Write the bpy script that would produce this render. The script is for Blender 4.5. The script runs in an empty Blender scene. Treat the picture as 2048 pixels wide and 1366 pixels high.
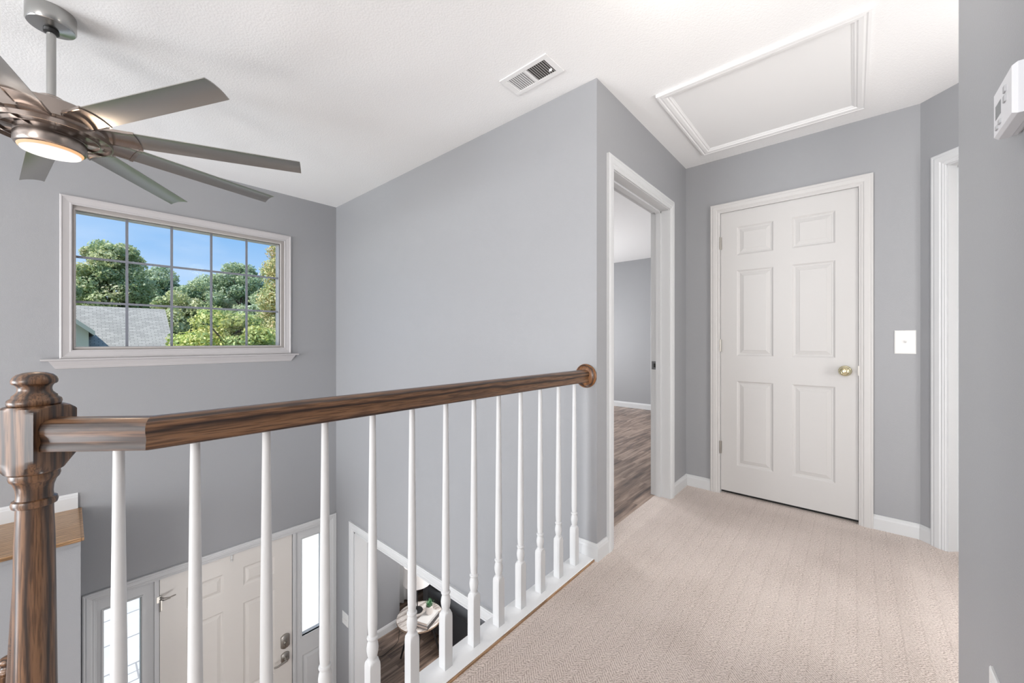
import bpy, bmesh, math, random
import numpy as np
from mathutils import Vector, Matrix
PI = math.pi
random.seed(7)
S = bpy.context.scene
COL = S.collection
S.view_settings.view_transform = 'Standard'
S.view_settings.look = 'None'
S.view_settings.gamma = 1
S.view_settings.use_curve_mapping = False
S.view_settings.exposure = 0.0

# ---------------- camera ----------------
F = 779.74
YAW = math.radians(41.297)
CAMZ = 1.1107
cam = bpy.data.cameras.new('camera')
cam.sensor_width = 36.0
cam.lens = F * 36.0 / 2048.0
cam.shift_y = -1.48 / 2048.0
cam.clip_start = 0.02
cam.clip_end = 400
co = bpy.data.objects.new('camera', cam)
co.location = (0, 0, CAMZ)
co.rotation_euler = (PI / 2, 0, YAW - PI / 2)
COL.objects.link(co)
S.camera = co

# ---------------- world ----------------
W = bpy.data.worlds.new('sky')
S.world = W
W.use_nodes = True
nt = W.node_tree
nt.nodes.clear()
wo = nt.nodes.new('ShaderNodeOutputWorld')
bg = nt.nodes.new('ShaderNodeBackground')
tc = nt.nodes.new('ShaderNodeTexCoord')
sx = nt.nodes.new('ShaderNodeSeparateXYZ')
cr = nt.nodes.new('ShaderNodeValToRGB')
cr.color_ramp.elements[0].position = 0.0
cr.color_ramp.elements[0].color = (0.62, 0.76, 0.93, 1)
cr.color_ramp.elements[1].position = 0.27
cr.color_ramp.elements[1].color = (0.145, 0.40, 0.77, 1)
nz = nt.nodes.new('ShaderNodeTexNoise')
nz.inputs['Scale'].default_value = 2.4
nz.inputs['Detail'].default_value = 6
mp = nt.nodes.new('ShaderNodeMapping')
mp.inputs['Scale'].default_value = (1, 1, 3.0)
mp.inputs['Rotation'].default_value = (0.5, 0.3, 0)
cr2 = nt.nodes.new('ShaderNodeValToRGB')
cr2.color_ramp.elements[0].position = 0.43
cr2.color_ramp.elements[0].color = (0, 0, 0, 1)
cr2.color_ramp.elements[1].position = 0.72
cr2.color_ramp.elements[1].color = (0.75, 0.75, 0.75, 1)
mx = nt.nodes.new('ShaderNodeMixRGB')
mx.inputs['Color2'].default_value = (0.78, 0.86, 0.97, 1)
L = nt.links.new
L(tc.outputs['Generated'], sx.inputs[0]); L(sx.outputs['Z'], cr.inputs[0])
L(tc.outputs['Generated'], mp.inputs[0]); L(mp.outputs[0], nz.inputs['Vector']); L(nz.outputs['Fac'], cr2.inputs[0])
L(cr2.outputs[0], mx.inputs['Fac']); L(cr.outputs[0], mx.inputs['Color1'])
L(mx.outputs[0], bg.inputs['Color']); L(bg.outputs[0], wo.inputs[0])
bg.inputs['Strength'].default_value = 1.2

# ---------------- lights ----------------
def light(name, kind, loc, energy, color=(1, 1, 1), size=0.1, sizey=None, aim=None):
    l = bpy.data.lights.new(name, kind)
    l.energy = energy
    l.color = color
    if kind == 'AREA':
        l.size = size
        if sizey:
            l.shape = 'RECTANGLE'
            l.size_y = sizey
    elif kind == 'POINT':
        l.shadow_soft_size = size
    elif kind == 'SUN':
        l.angle = size
    o = bpy.data.objects.new(name, l)
    o.location = loc
    if aim is not None:
        o.rotation_euler = (Vector(aim) - Vector(loc)).to_track_quat('-Z', 'Y').to_euler()
    COL.objects.link(o)
    return o
light('sun', 'SUN', (0, 0, 10), 8.0, (1.0, 0.95, 0.87), math.radians(0.6), aim=(6.0, 0.3, 2.0))
light('hall_lamp', 'POINT', (1.30, 0.34, 2.20), 5, (1.0, 0.94, 0.87), 0.09)
light('loft_fill_light', 'AREA', (-4.2, -0.95, 1.35), 155, (1.0, 0.98, 0.96), 2.0, 1.6, aim=(3.0, 0.25, 2.1))  # added fill from behind the camera; no loft window is modelled
light('left_fill_light', 'AREA', (-4.2, 2.75, 0.65), 235, (0.93, 0.965, 1.0), 2.2, 2.0, aim=(1.8, 1.9, 0.9))  # soft fill added in front of the closed left wall, standing for side daylight
light('stair_fill_light', 'POINT', (-1.9, 1.5, -0.15), 38, (0.99, 0.98, 1.0), 0.3)  # free-standing fill beside the stairs, added to lift the lower walls; no fixture
light('fan_lamp', 'POINT', (-0.045, 2.44, 1.835), 4.5, (1.0, 0.78, 0.58), 0.06)
light('hall_fill_light', 'AREA', (2.15, -1.3, 1.2), 36, (1.0, 0.98, 0.96), 0.9, 1.5, aim=(2.2, 0.98, 1.6))  # invented source behind the near wall, brightens the hall wall and ceiling
light('foyer_fill_light', 'POINT', (0.75, 1.75, -1.75), 32, (1.0, 0.965, 0.94), 0.3)  # added below view to light the foyer wall and door; no fixture there
light('bedroom_window_light', 'AREA', (4.2, 4.3, 1.1), 95, (0.97, 0.98, 1.0), 1.8, 1.4, aim=(4.6, 1.0, 1.5))
light('living_fill_light', 'POINT', (3.6, 2.9, -0.7), 125, (1.0, 0.98, 0.97), 0.25)  # added point fill for the living room, hanging without any fixture
light('bath_lamp', 'POINT', (3.3, -1.3, 2.0), 12, (1.0, 0.9, 0.78), 0.1)

# ---------------- materials ----------------
MATS = {}
def newmat(name):
    m = bpy.data.materials.new(name)
    m.use_nodes = True
    n = m.node_tree
    b = n.nodes['Principled BSDF']
    MATS[name] = m
    return m, n, b
def N(n, t, **k):
    x = n.nodes.new(t)
    for a, v in k.items():
        if a in x.inputs:
            x.inputs[a].default_value = v
        else:
            setattr(x, a, v)
    return x
def coords(n, scale=(1, 1, 1), rot=(0, 0, 0), kind='Object'):
    t = N(n, 'ShaderNodeTexCoord')
    m = N(n, 'ShaderNodeMapping')
    m.inputs['Scale'].default_value = scale
    m.inputs['Rotation'].default_value = rot
    n.links.new(t.outputs[kind], m.inputs[0])
    return m.outputs[0]
def bump(n, b, src, strength, dist=0.01):
    u = N(n, 'ShaderNodeBump')
    u.inputs['Strength'].default_value = strength
    u.inputs['Distance'].default_value = dist
    n.links.new(src, u.inputs['Height'])
    n.links.new(u.outputs[0], b.inputs['Normal'])
    return u
def mat(name, col, rough=0.5, metal=0.0, noise=0, nscale=200, bstr=0.1, var=0.0, spec=0.5, coat=0):
    m, n, b = newmat(name)
    b.inputs['Base Color'].default_value = (*col, 1)
    b.inputs['Roughness'].default_value = rough
    b.inputs['Metallic'].default_value = metal
    b.inputs['Specular IOR Level'].default_value = spec
    if coat:
        b.inputs['Coat Weight'].default_value = coat
        b.inputs['Coat Roughness'].default_value = 0.1
    v = coords(n)
    t = N(n, 'ShaderNodeTexNoise')
    t.inputs['Scale'].default_value = nscale
    t.inputs['Detail'].default_value = 4
    n.links.new(v, t.inputs['Vector'])
    if noise:
        bump(n, b, t.outputs['Fac'], bstr, noise)
    if var:
        r = N(n, 'ShaderNodeValToRGB')
        r.color_ramp.elements[0].position = 0.35
        r.color_ramp.elements[1].position = 0.65
        r.color_ramp.elements[0].color = (*[c * (1 - var) for c in col], 1)
        r.color_ramp.elements[1].color = (*[min(1, c * (1 + var)) for c in col], 1)
        n.links.new(t.outputs['Fac'], r.inputs[0])
        n.links.new(r.outputs[0], b.inputs['Base Color'])
    return m
M_wall = mat('grey_wall_paint', (0.305, 0.31, 0.323), 0.5, noise=0.002, nscale=260, bstr=0.25)
M_ceil = mat('ceiling_texture_paint', (0.88, 0.88, 0.88), 0.8, noise=0.006, nscale=120, bstr=0.24)
M_trim = mat('white_trim_paint', (0.585, 0.592, 0.60), 0.4, spec=0.35)
M_door = mat('white_door_paint', (0.56, 0.548, 0.538), 0.42, spec=0.35)
M_fdoor = mat('cream_door_paint', (0.70, 0.67, 0.635), 0.35)
M_plate = mat('white_plastic', (0.70, 0.70, 0.69), 0.35)
M_nickel = mat('brushed_nickel', (0.36, 0.31, 0.28), 0.27, 1.0)
M_blade = mat('fan_blade_nickel', (0.34, 0.33, 0.315), 0.3, 0.85)
M_chrome = mat('satin_chrome', (0.42, 0.42, 0.41), 0.22, 1.0)
M_brass = mat('pale_brass', (0.72, 0.66, 0.44), 0.14, 1.0)
M_steel = mat('dull_steel', (0.40, 0.38, 0.35), 0.35, 1.0)
M_dark = mat('dark_gap', (0.02, 0.02, 0.02), 0.8)
M_black = mat('black_metal', (0.015, 0.015, 0.016), 0.4)
M_leather = mat('black_leather', (0.035, 0.038, 0.043), 0.42, noise=0.004, nscale=60, bstr=0.5)
M_shade = mat('lamp_shade_fabric', (0.82, 0.80, 0.78), 0.8)
M_pot = mat('white_ceramic', (0.78, 0.72, 0.68), 0.4)
M_leaf = mat('succulent_green', (0.10, 0.24, 0.12), 0.5, var=0.4, nscale=80)
M_pages = mat('book_pages', (0.62, 0.52, 0.46), 0.8)
M_cover1 = mat('dark_book_cover', (0.05, 0.045, 0.045), 0.5)
M_cover2 = mat('pale_book_cover', (0.55, 0.54, 0.53), 0.5)
M_curt1 = mat('silver_curtain', (0.62, 0.62, 0.62), 0.6)
M_curt2 = mat('charcoal_curtain', (0.17, 0.17, 0.18), 0.7)
M_lcd = mat('grey_display', (0.22, 0.23, 0.23), 0.2)
M_thermo = mat('thermostat_plastic', (0.70, 0.70, 0.72), 0.4)
M_btn = mat('grey_button', (0.42, 0.42, 0.43), 0.5)
M_siding = mat('cream_siding', (0.62, 0.58, 0.48), 0.8)
M_concrete = mat('pale_concrete', (0.44, 0.45, 0.46), 0.9, var=0.04, nscale=3)
M_brickp = mat('grey_porch_brick', (0.6, 0.6, 0.62), 0.9, var=0.2, nscale=9)
M_grass = mat('lawn_green', (0.09, 0.14, 0.05), 0.95, var=0.3, nscale=4)
M_bark = mat('tree_bark', (0.13, 0.10, 0.075), 0.9, var=0.3, nscale=12)

def emis(name, col, st):
    m, n, b = newmat(name)
    b.inputs['Base Color'].default_value = (0.12, 0.12, 0.12, 1)
    b.inputs['Roughness'].default_value = 0.8
    b.inputs['Emission Color'].default_value = (*col, 1)
    b.inputs['Emission Strength'].default_value = st
    return m
M_lens = emis('glowing_lens', (0.86, 0.90, 0.95), 0.85)
M_wtrim = mat('backlit_casing_white', (0.47, 0.455, 0.46), 0.35)  # same white as the other trim, darkened so backlit shade sits in the colour
M_vinyl = mat('window_vinyl', (0.42, 0.395, 0.38), 0.4)
M_hatch = mat('ceiling_white_paint', (0.84, 0.84, 0.84), 0.6)
M_warm = emis('warm_lens_edge', (0.95, 0.50, 0.22), 1.0)
M_dome = emis('glowing_dome', (1.0, 0.93, 0.84), 2.5)

def oak(name, axis, dark=(0.034, 0.018, 0.012), mid=(0.105, 0.052, 0.027), lite=(0.18, 0.092, 0.045), coat=0.18, rough=0.36, sc=1.0, off=(0.021, 0.034, 0.013)):
    """flat-sawn oak: growth rings about the given axis, stretched along it, plus short dark pores"""
    m, n, b = newmat(name)
    v = coords(n, (1, 1, 1), (0, 0, PI / 4 if axis == 'diag' else 0))
    ax = 'X' if axis == 'diag' else axis
    mp_ = N(n, 'ShaderNodeMapping')
    sc3 = [1.0, 1.0, 1.0]; sc3['XYZ'.index(ax)] = 0.11
    mp_.inputs['Scale'].default_value = sc3
    mp_.inputs['Location'].default_value = off
    n.links.new(v, mp_.inputs[0])
    w = N(n, 'ShaderNodeTexWave'); w.wave_type = 'RINGS'; w.rings_direction = ax
    w.inputs['Scale'].default_value = 17 * sc; w.inputs['Distortion'].default_value = 5.5
    w.inputs['Detail'].default_value = 3; w.inputs['Detail Scale'].default_value = 1.1; w.inputs['Detail Roughness'].default_value = 0.55
    n.links.new(mp_.outputs[0], w.inputs['Vector'])
    r = N(n, 'ShaderNodeValToRGB')
    e = r.color_ramp.elements
    e[0].position = 0.02; e[0].color = (*dark, 1)
    e[1].position = 0.9; e[1].color = (*lite, 1)
    k = e.new(0.30); k.color = (*mid, 1)
    n.links.new(w.outputs['Fac'], r.inputs[0])
    s3 = [330, 330, 330]; s3['XYZ'.index(ax)] = 16
    mm2 = N(n, 'ShaderNodeMapping'); mm2.inputs['Scale'].default_value = s3
    n.links.new(v, mm2.inputs[0])
    p = N(n, 'ShaderNodeTexNoise'); p.inputs['Scale'].default_value = 1.0; p.inputs['Detail'].default_value = 4
    n.links.new(mm2.outputs[0], p.inputs['Vector'])
    pr = N(n, 'ShaderNodeValToRGB'); pr.color_ramp.elements[0].position = 0.40; pr.color_ramp.elements[0].color = (0.30, 0.26, 0.24, 1); pr.color_ramp.elements[1].position = 0.54; pr.color_ramp.elements[1].color = (1, 1, 1, 1)
    n.links.new(p.outputs['Fac'], pr.inputs[0])
    mu = N(n, 'ShaderNodeMixRGB'); mu.blend_type = 'MULTIPLY'; mu.inputs['Fac'].default_value = 0.75
    n.links.new(r.outputs[0], mu.inputs['Color1']); n.links.new(pr.outputs[0], mu.inputs['Color2'])
    n.links.new(mu.outputs[0], b.inputs['Base Color'])
    b.inputs['Roughness'].default_value = rough
    b.inputs['Coat Weight'].default_value = coat
    b.inputs['Coat Roughness'].default_value = 0.12
    return m
M_oakX = oak('oak_rail_stain', 'X')
M_oakD = oak('oak_rail_stain_turned', 'diag')
M_oakZ = oak('oak_newel_stain', 'Z')
M_oakR = oak('oak_rosette_stain', 'Z', mid=(0.17, 0.065, 0.018), lite=(0.26, 0.11, 0.032))
M_oakL = oak('oak_floor_light', 'X', dark=(0.22, 0.12, 0.05), mid=(0.34, 0.20, 0.095), lite=(0.45, 0.27, 0.14), coat=0.3, sc=0.7)
M_ttop = oak('washed_table_wood', 'X', dark=(0.36, 0.32, 0.29), mid=(0.58, 0.54, 0.51), lite=(0.75, 0.72, 0.69), coat=0.1, sc=0.8)
M_tedge = oak('table_edge_wood', 'X', dark=(0.25, 0.17, 0.12), mid=(0.38, 0.28, 0.2), lite=(0.5, 0.38, 0.28), coat=0.1)

def laminate(name, k=1.0):
    m, n, b = newmat(name)
    v = coords(n)
    br = N(n, 'ShaderNodeTexBrick')
    br.inputs['Scale'].default_value = 1.0
    br.inputs['Brick Width'].default_value = 0.85
    br.inputs['Row Height'].default_value = 0.085
    br.inputs['Mortar Size'].default_value = 0.0012
    br.inputs['Mortar'].default_value = (0.03, 0.022, 0.018, 1)
    br.inputs['Color1'].default_value = (0, 0, 0, 1)
    br.inputs['Color2'].default_value = (1, 1, 1, 1)
    br.inputs['Bias'].default_value = 0
    n.links.new(v, br.inputs['Vector'])
    mm = N(n, 'ShaderNodeMapping'); mm.inputs['Scale'].default_value = (2.4, 26, 1)
    n.links.new(v, mm.inputs[0])
    ad = N(n, 'ShaderNodeVectorMath'); ad.operation = 'MULTIPLY_ADD'
    ad.inputs[1].default_value = (9, 9, 9)
    n.links.new(br.outputs['Color'], ad.inputs[0]); n.links.new(mm.outputs[0], ad.inputs[2])
    a = N(n, 'ShaderNodeTexNoise'); a.inputs['Scale'].default_value = 1; a.inputs['Detail'].default_value = 7; a.inputs['Roughness'].default_value = 0.6
    n.links.new(ad.outputs[0], a.inputs['Vector'])
    mi = N(n, 'ShaderNodeMath'); mi.operation = 'MULTIPLY_ADD'; mi.inputs[1].default_value = 0.14
    n.links.new(br.outputs['Color'], mi.inputs[0]); n.links.new(a.outputs['Fac'], mi.inputs[2])
    r = N(n, 'ShaderNodeValToRGB'); e = r.color_ramp.elements
    e[0].position = 0.38; e[0].color = (0.075 * k, 0.052 * k, 0.042 * k, 1)
    e[1].position = 0.75; e[1].color = (0.46 * k, 0.345 * k, 0.275 * k, 1)
    q = e.new(0.55); q.color = (0.23 * k, 0.160 * k, 0.122 * k, 1)
    n.links.new(mi.outputs[0], r.inputs[0])
    n.links.new(r.outputs[0], b.inputs['Base Color'])
    b.inputs['Roughness'].default_value = 0.32
    return m
M_lam = laminate('greybrown_laminate', 1.05)
M_lam2 = laminate('dark_laminate', 0.75)

def carpet():
    m, n, b = newmat('beige_herringbone_carpet')
    v = coords(n)
    s = N(n, 'ShaderNodeSeparateXYZ'); n.links.new(v, s.inputs[0])
    def math_(op, a=None, bb=None, va=None, vb=None):
        x = N(n, 'ShaderNodeMath'); x.operation = op
        if a is not None: n.links.new(a, x.inputs[0])
        if bb is not None: n.links.new(bb, x.inputs[1])
        if va is not None: x.inputs[0].default_value = va
        if vb is not None: x.inputs[1].default_value = vb
        return x.outputs[0]
    wob = N(n, 'ShaderNodeTexNoise'); wob.inputs['Scale'].default_value = 55; wob.inputs['Detail'].default_value = 2
    n.links.new(v, wob.inputs['Vector'])
    wb = math_('MULTIPLY', wob.outputs['Fac'], None, None, 0.016)
    y = math_('ADD', s.outputs['Y'], wb)
    zig = math_('PINGPONG', y, None, None, 0.032)
    x2 = math_('ADD', s.outputs['X'], wb)
    d = math_('ADD', x2, zig)
    ph = math_('MULTIPLY', d, None, None, 2 * PI / 0.011)
    sn = math_('SINE', ph)
    h1 = math_('MULTIPLY', sn, None, None, 0.12)
    # valleys between the columns
    val = math_('PINGPONG', y, None, None, 0.032)
    val = math_('LESS_THAN', val, None, None, 0.0025)
    fine = N(n, 'ShaderNodeTexNoise'); fine.inputs['Scale'].default_value = 165; fine.inputs['Detail'].default_value = 3; fine.inputs['Roughness'].default_value = 0.7
    n.links.new(v, fine.inputs['Vector'])
    h = math_('ADD', h1, fine.outputs['Fac'])
    h = math_('SUBTRACT', h, math_('MULTIPLY', val, None, None, 0.05))
    big = N(n, 'ShaderNodeTexNoise'); big.inputs['Scale'].default_value = 2.6; big.inputs['Detail'].default_value = 3
    n.links.new(v, big.inputs['Vector'])
    hh = math_('ADD', h, math_('MULTIPLY', big.outputs['Fac'], None, None, 0.30))
    r = N(n, 'ShaderNodeValToRGB'); e = r.color_ramp.elements
    e[0].position = 0.52; e[0].color = (0.36, 0.285, 0.24, 1)
    e[1].position = 1.0; e[1].color = (0.94, 0.84, 0.78, 1)
    q = e.new(0.72); q.color = (0.71, 0.61, 0.555, 1)
    mm = math_('MULTIPLY', math_('ADD', hh, None, None, 0.30), None, None, 0.74)
    n.links.new(mm, r.inputs[0])
    n.links.new(r.outputs[0], b.inputs['Base Color'])
    b.inputs['Roughness'].default_value = 0.95
    b.inputs['Sheen Weight'].default_value = 0.3
    b.inputs['Specular IOR Level'].default_value = 0.15
    bump(n, b, h, 0.6, 0.006)
    return m
M_carpet = carpet()

def film():
    m, n, b = newmat('clear_film')
    n.nodes.remove(b)
    o = n.nodes['Material Output']
    t = N(n, 'ShaderNodeBsdfTransparent'); t.inputs[0].default_value = (1, 1, 1, 1)
    g = N(n, 'ShaderNodeBsdfGlossy'); g.inputs['Roughness'].default_value = 0.12; g.inputs[0].default_value = (1, 1, 1, 1)
    f = N(n, 'ShaderNodeFresnel'); f.inputs[0].default_value = 1.4
    x = N(n, 'ShaderNodeMixShader')
    v = coords(n)
    a = N(n, 'ShaderNodeTexNoise'); a.inputs['Scale'].default_value = 14; a.inputs['Detail'].default_value = 5
    n.links.new(v, a.inputs['Vector'])
    u = N(n, 'ShaderNodeBump'); u.inputs['Strength'].default_value = 0.35; u.inputs['Distance'].default_value = 0.01
    n.links.new(a.outputs['Fac'], u.inputs['Height'])
    n.links.new(u.outputs[0], g.inputs['Normal'])
    q = N(n, 'ShaderNodeMath'); q.operation = 'MULTIPLY'; q.inputs[1].default_value = 0.2; n.links.new(f.outputs[0], q.inputs[0]); n.links.new(q.outputs[0], x.inputs[0]); n.links.new(t.outputs[0], x.inputs[1]); n.links.new(g.outputs[0], x.inputs[2])
    n.links.new(x.outputs[0], o.inputs[0])
    return m
M_film = film()
def glass():
    m, n, b = newmat('window_glass')
    n.nodes.remove(b)
    o = n.nodes['Material Output']
    t = N(n, 'ShaderNodeBsdfTransparent'); t.inputs[0].default_value = (0.98, 0.985, 0.99, 1)
    g = N(n, 'ShaderNodeBsdfGlossy'); g.inputs['Roughness'].default_value = 0.02
    x = N(n, 'ShaderNodeMixShader'); x.inputs[0].default_value = 0.001
    n.links.new(t.outputs[0], x.inputs[1]); n.links.new(g.outputs[0], x.inputs[2]); n.links.new(x.outputs[0], o.inputs[0])
    return m
M_glass = glass()
def shingle():
    m, n, b = newmat('grey_roof_shingles')
    v = coords(n)
    br = N(n, 'ShaderNodeTexBrick')
    br.inputs['Scale'].default_value = 1.0
    br.inputs['Brick Width'].default_value = 0.24
    br.inputs['Row Height'].default_value = 0.11
    br.inputs['Mortar Size'].default_value = 0.010
    br.inputs['Mortar'].default_value = (0.17, 0.165, 0.155, 1)
    br.inputs['Color1'].default_value = (0.24, 0.235, 0.222, 1)
    br.inputs['Color2'].default_value = (0.33, 0.322, 0.302, 1)
    n.links.new(v, br.inputs['Vector'])
    n.links.new(br.outputs['Color'], b.inputs['Base Color'])
    b.inputs['Roughness'].default_value = 0.9
    return m
M_shingle = shingle()
def leafmat(name, cols):
    out = []
    for i, c in enumerate(cols):
        m = mat('%s_tone_%s' % (name, 'abcdef'[i]), c, 0.55, var=0.25, nscale=1.5)
        n = m.node_tree
        b = n.nodes['Principled BSDF']
        tr = N(n, 'ShaderNodeBsdfTranslucent'); tr.inputs[0].default_value = (c[0], c[1], c[2] * .8, 1)
        ms = N(n, 'ShaderNodeMixShader'); ms.inputs[0].default_value = 0.42
        n.links.new(b.outputs[0], ms.inputs[1]); n.links.new(tr.outputs[0], ms.inputs[2])
        n.links.new(ms.outputs[0], n.nodes['Material Output'].inputs[0])
        out.append(m)
    return out

# ---------------- helpers ----------------
def tag(o, label=None, cat=None, group=None, kind=None):
    if label: o['label'] = label
    if cat: o['category'] = cat
    if group: o['group'] = group
    if kind: o['kind'] = kind
    return o
def empty(name, loc, label=None, cat=None, group=None, kind=None, rz=0):
    o = bpy.data.objects.new(name, None)
    o.empty_display_size = 0.05
    o.location = loc
    o.rotation_euler = (0, 0, rz)
    COL.objects.link(o)
    return tag(o, label, cat, group, kind)
def obj(name, bm, m, parent=None, smooth=False, bevel=0, autos=None):
    """bm is in world (or, with a parent, parent-local) coordinates"""
    bmesh.ops.recalc_face_normals(bm, faces=bm.faces)
    me = bpy.data.meshes.new(name)
    bm.to_mesh(me)
    bm.free()
    ms = m if isinstance(m, (list, tuple)) else [m]
    for x in ms: me.materials.append(x)
    if smooth:
        me.polygons.foreach_set('use_smooth', [True] * len(me.polygons))
        if autos:
            me.set_sharp_from_angle(angle=math.radians(autos))
    o = bpy.data.objects.new(name, me)
    COL.objects.link(o)
    if parent is not None: o.parent = parent
    if bevel:
        md = o.modifiers.new('bevel', 'BEVEL'); md.width = bevel; md.segments = 2; md.limit_method = 'ANGLE'
    return o
def box(bm, x0, x1, y0, y1, z0, z1, mi=0):
    vs = [bm.verts.new(p) for p in ((x0, y0, z0), (x1, y0, z0), (x1, y1, z0), (x0, y1, z0), (x0, y0, z1), (x1, y0, z1), (x1, y1, z1), (x0, y1, z1))]
    for f in ((0, 1, 2, 3), (4, 5, 6, 7), (0, 1, 5, 4), (1, 2, 6, 5), (2, 3, 7, 6), (3, 0, 4, 7)):
        q = bm.faces.new([vs[i] for i in f]); q.material_index = mi
    return vs
def bx(x0, x1, y0, y1, z0, z1):
    bm = bmesh.new(); box(bm, x0, x1, y0, y1, z0, z1); return bm
def lathe(bm, prof, c=(0, 0, 0), seg=32, sq=None, rot=0.0, axis='Z', mi=0):
    """prof: list of (r,z); sq = half width that clips the section to a square"""
    rings = []
    for r, z in prof:
        ring = []
        for i in range(seg):
            a = 2 * PI * i / seg
            rr = r
            if sq: rr = min(r, sq / max(abs(math.cos(a)), abs(math.sin(a))))
            x, y = rr * math.cos(a + rot), rr * math.sin(a + rot)
            if axis == 'Z': p = (c[0] + x, c[1] + y, c[2] + z)
            elif axis == 'X': p = (c[0] + z, c[1] + x, c[2] + y)
            else: p = (c[0] + x, c[1] + z, c[2] + y)
            ring.append(bm.verts.new(p))
        rings.append(ring)
    for a, b in zip(rings, rings[1:]):
        for i in range(seg):
            j = (i + 1) % seg
            f = bm.faces.new((a[i], a[j], b[j], b[i])); f.material_index = mi
    for ring in (rings[0], rings[-1]):
        f = bm.faces.new(ring); f.material_index = mi
    return rings
def tube(bm, pts, r, seg=8, taper=None):
    pts = [Vector(p) for p in pts]
    rings = []
    for i, p in enumerate(pts):
        d = (pts[min(i + 1, len(pts) - 1)] - pts[max(i - 1, 0)]).normalized()
        u = d.cross(Vector((0, 0, 1)))
        if u.length < 1e-3: u = Vector((1, 0, 0))
        u.normalize(); w = d.cross(u)
        rr = r if taper is None else r + (taper - r) * i / (len(pts) - 1)
        rings.append([bm.verts.new(p + u * rr * math.cos(2 * PI * k / seg) + w * rr * math.sin(2 * PI * k / seg)) for k in range(seg)])
    for a, b in zip(rings, rings[1:]):
        for i in range(seg):
            j = (i + 1) % seg
            bm.faces.new((a[i], a[j], b[j], b[i]))
    bm.faces.new(rings[0]); bm.faces.new(rings[-1])
class Plane:
    def __init__(s, o, U, n): s.o = Vector(o); s.U = Vector(U); s.N = Vector(n)
    def __call__(s, u, z, t): return s.o + s.U * u + Vector((0, 0, z)) + s.N * t
def pbox(bm, P, u0, u1, z0, z1, t0, t1, mi=0):
    vs = [bm.verts.new(P(u, z, t)) for (u, z, t) in ((u0, z0, t0), (u1, z0, t0), (u1, z1, t0), (u0, z1, t0), (u0, z0, t1), (u1, z0, t1), (u1, z1, t1), (u0, z1, t1))]
    for f in ((0, 1, 2, 3), (4, 5, 6, 7), (0, 1, 5, 4), (1, 2, 6, 5), (2, 3, 7, 6), (3, 0, 4, 7)):
        q = bm.faces.new([vs[i] for i in f]); q.material_index = mi
def wall(name, P, u0, u1, z0, z1, thick, holes=(), m=M_wall, label=None):
    us = sorted({u0, u1, *[h[0] for h in holes], *[h[1] for h in holes]})
    zs = sorted({z0, z1, *[h[2] for h in holes], *[h[3] for h in holes]})
    us = [u for u in us if u0 <= u <= u1]; zs = [z for z in zs if z0 <= z <= z1]
    bm = bmesh.new()
    solid = {}
    for i in range(len(us) - 1):
        for j in range(len(zs) - 1):
            cu, cz = (us[i] + us[i + 1]) / 2, (zs[j] + zs[j + 1]) / 2
            solid[i, j] = not any(h[0] < cu < h[1] and h[2] < cz < h[3] for h in holes)
    vc = {}
    def V(i, j, t):
        if (i, j, t) not in vc: vc[i, j, t] = bm.verts.new(P(us[i], zs[j], t))
        return vc[i, j, t]
    for (i, j), s in solid.items():
        if not s: continue
        for t in (0, -thick): bm.faces.new((V(i, j, t), V(i + 1, j, t), V(i + 1, j + 1, t), V(i, j + 1, t)))
        for (di, dj, a, b) in ((-1, 0, (i, j), (i, j + 1)), (1, 0, (i + 1, j), (i + 1, j + 1)), (0, -1, (i, j), (i + 1, j)), (0, 1, (i, j + 1), (i + 1, j + 1))):
            if not solid.get((i + di, j + dj), False):
                bm.faces.new((V(*a, 0), V(*b, 0), V(*b, -thick), V(*a, -thick)))
    return tag(obj(name, bm, m), label, 'wall', kind='structure')
CAS = [(0, 0), (0, .016), (.007, .0185), (.013, .0165), (.020, .0185), (.040, .0165), (.046, .0125), (.052, .0135), (.058, .0105), (.063, .0105), (.065, .008), (.065, 0)]
def casing(name, P, u0, u1, z0, z1, prof=CAS, closed=False, m=M_trim, parent=None, k=1.0, tt=1.0):
    """profile swept round an opening with mitred corners; w is measured inward from the outer edge"""
    bm = bmesh.new()
    rows = []
    for w, t in prof:
        w *= k; t *= tt
        pts = [(u0 + w, z0 + (w if closed else 0)), (u0 + w, z1 - w), (u1 - w, z1 - w), (u1 - w, z0 + (w if closed else 0))]
        rows.append([bm.verts.new(P(u, z, t)) for u, z in pts])
    nn = 4 if closed else 3
    for a, b in zip(rows, rows[1:]):
        for i in range(nn):
            j = (i + 1) % 4
            bm.faces.new((a[i], a[j], b[j], b[i]))
    if not closed:
        bm.faces.new([r[0] for r in rows]); bm.faces.new([r[3] for r in rows])
    return obj(name, bm, m, parent)
def sweep(bm, pts, prof, closedprof=False, mi=0):
    """prof (t,z): t to the left of travel, mitred along a horizontal polyline"""
    P = [Vector((p[0], p[1])) for p in pts]
    zz = [p[2] if len(p) > 2 else 0 for p in pts]
    rows = []
    for i in range(len(P)):
        d0 = (P[i] - P[i - 1]).normalized() if i else (P[1] - P[0]).normalized()
        d1 = (P[i + 1] - P[i]).normalized() if i < len(P) - 1 else d0
        n0 = Vector((-d0.y, d0.x)); n1 = Vector((-d1.y, d1.x))
        mN = (n0 + n1) / (1 + n0.dot(n1))
        rows.append([bm.verts.new((P[i].x + mN.x * t, P[i].y + mN.y * t, zz[i] + z)) for t, z in prof])
    k = len(prof)
    for a, b in zip(rows, rows[1:]):
        for i in range(k):
            j = (i + 1) % k
            f = bm.faces.new((a[i], a[j], b[j], b[i])); f.material_index = mi
    bm.faces.new(rows[0]); bm.faces.new(rows[-1])
BASE = [(0, 0), (.013, 0), (.013, .062), (.010, .070), (.0095, .074), (.006, .079), (.004, .083), (0, .084)]
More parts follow.
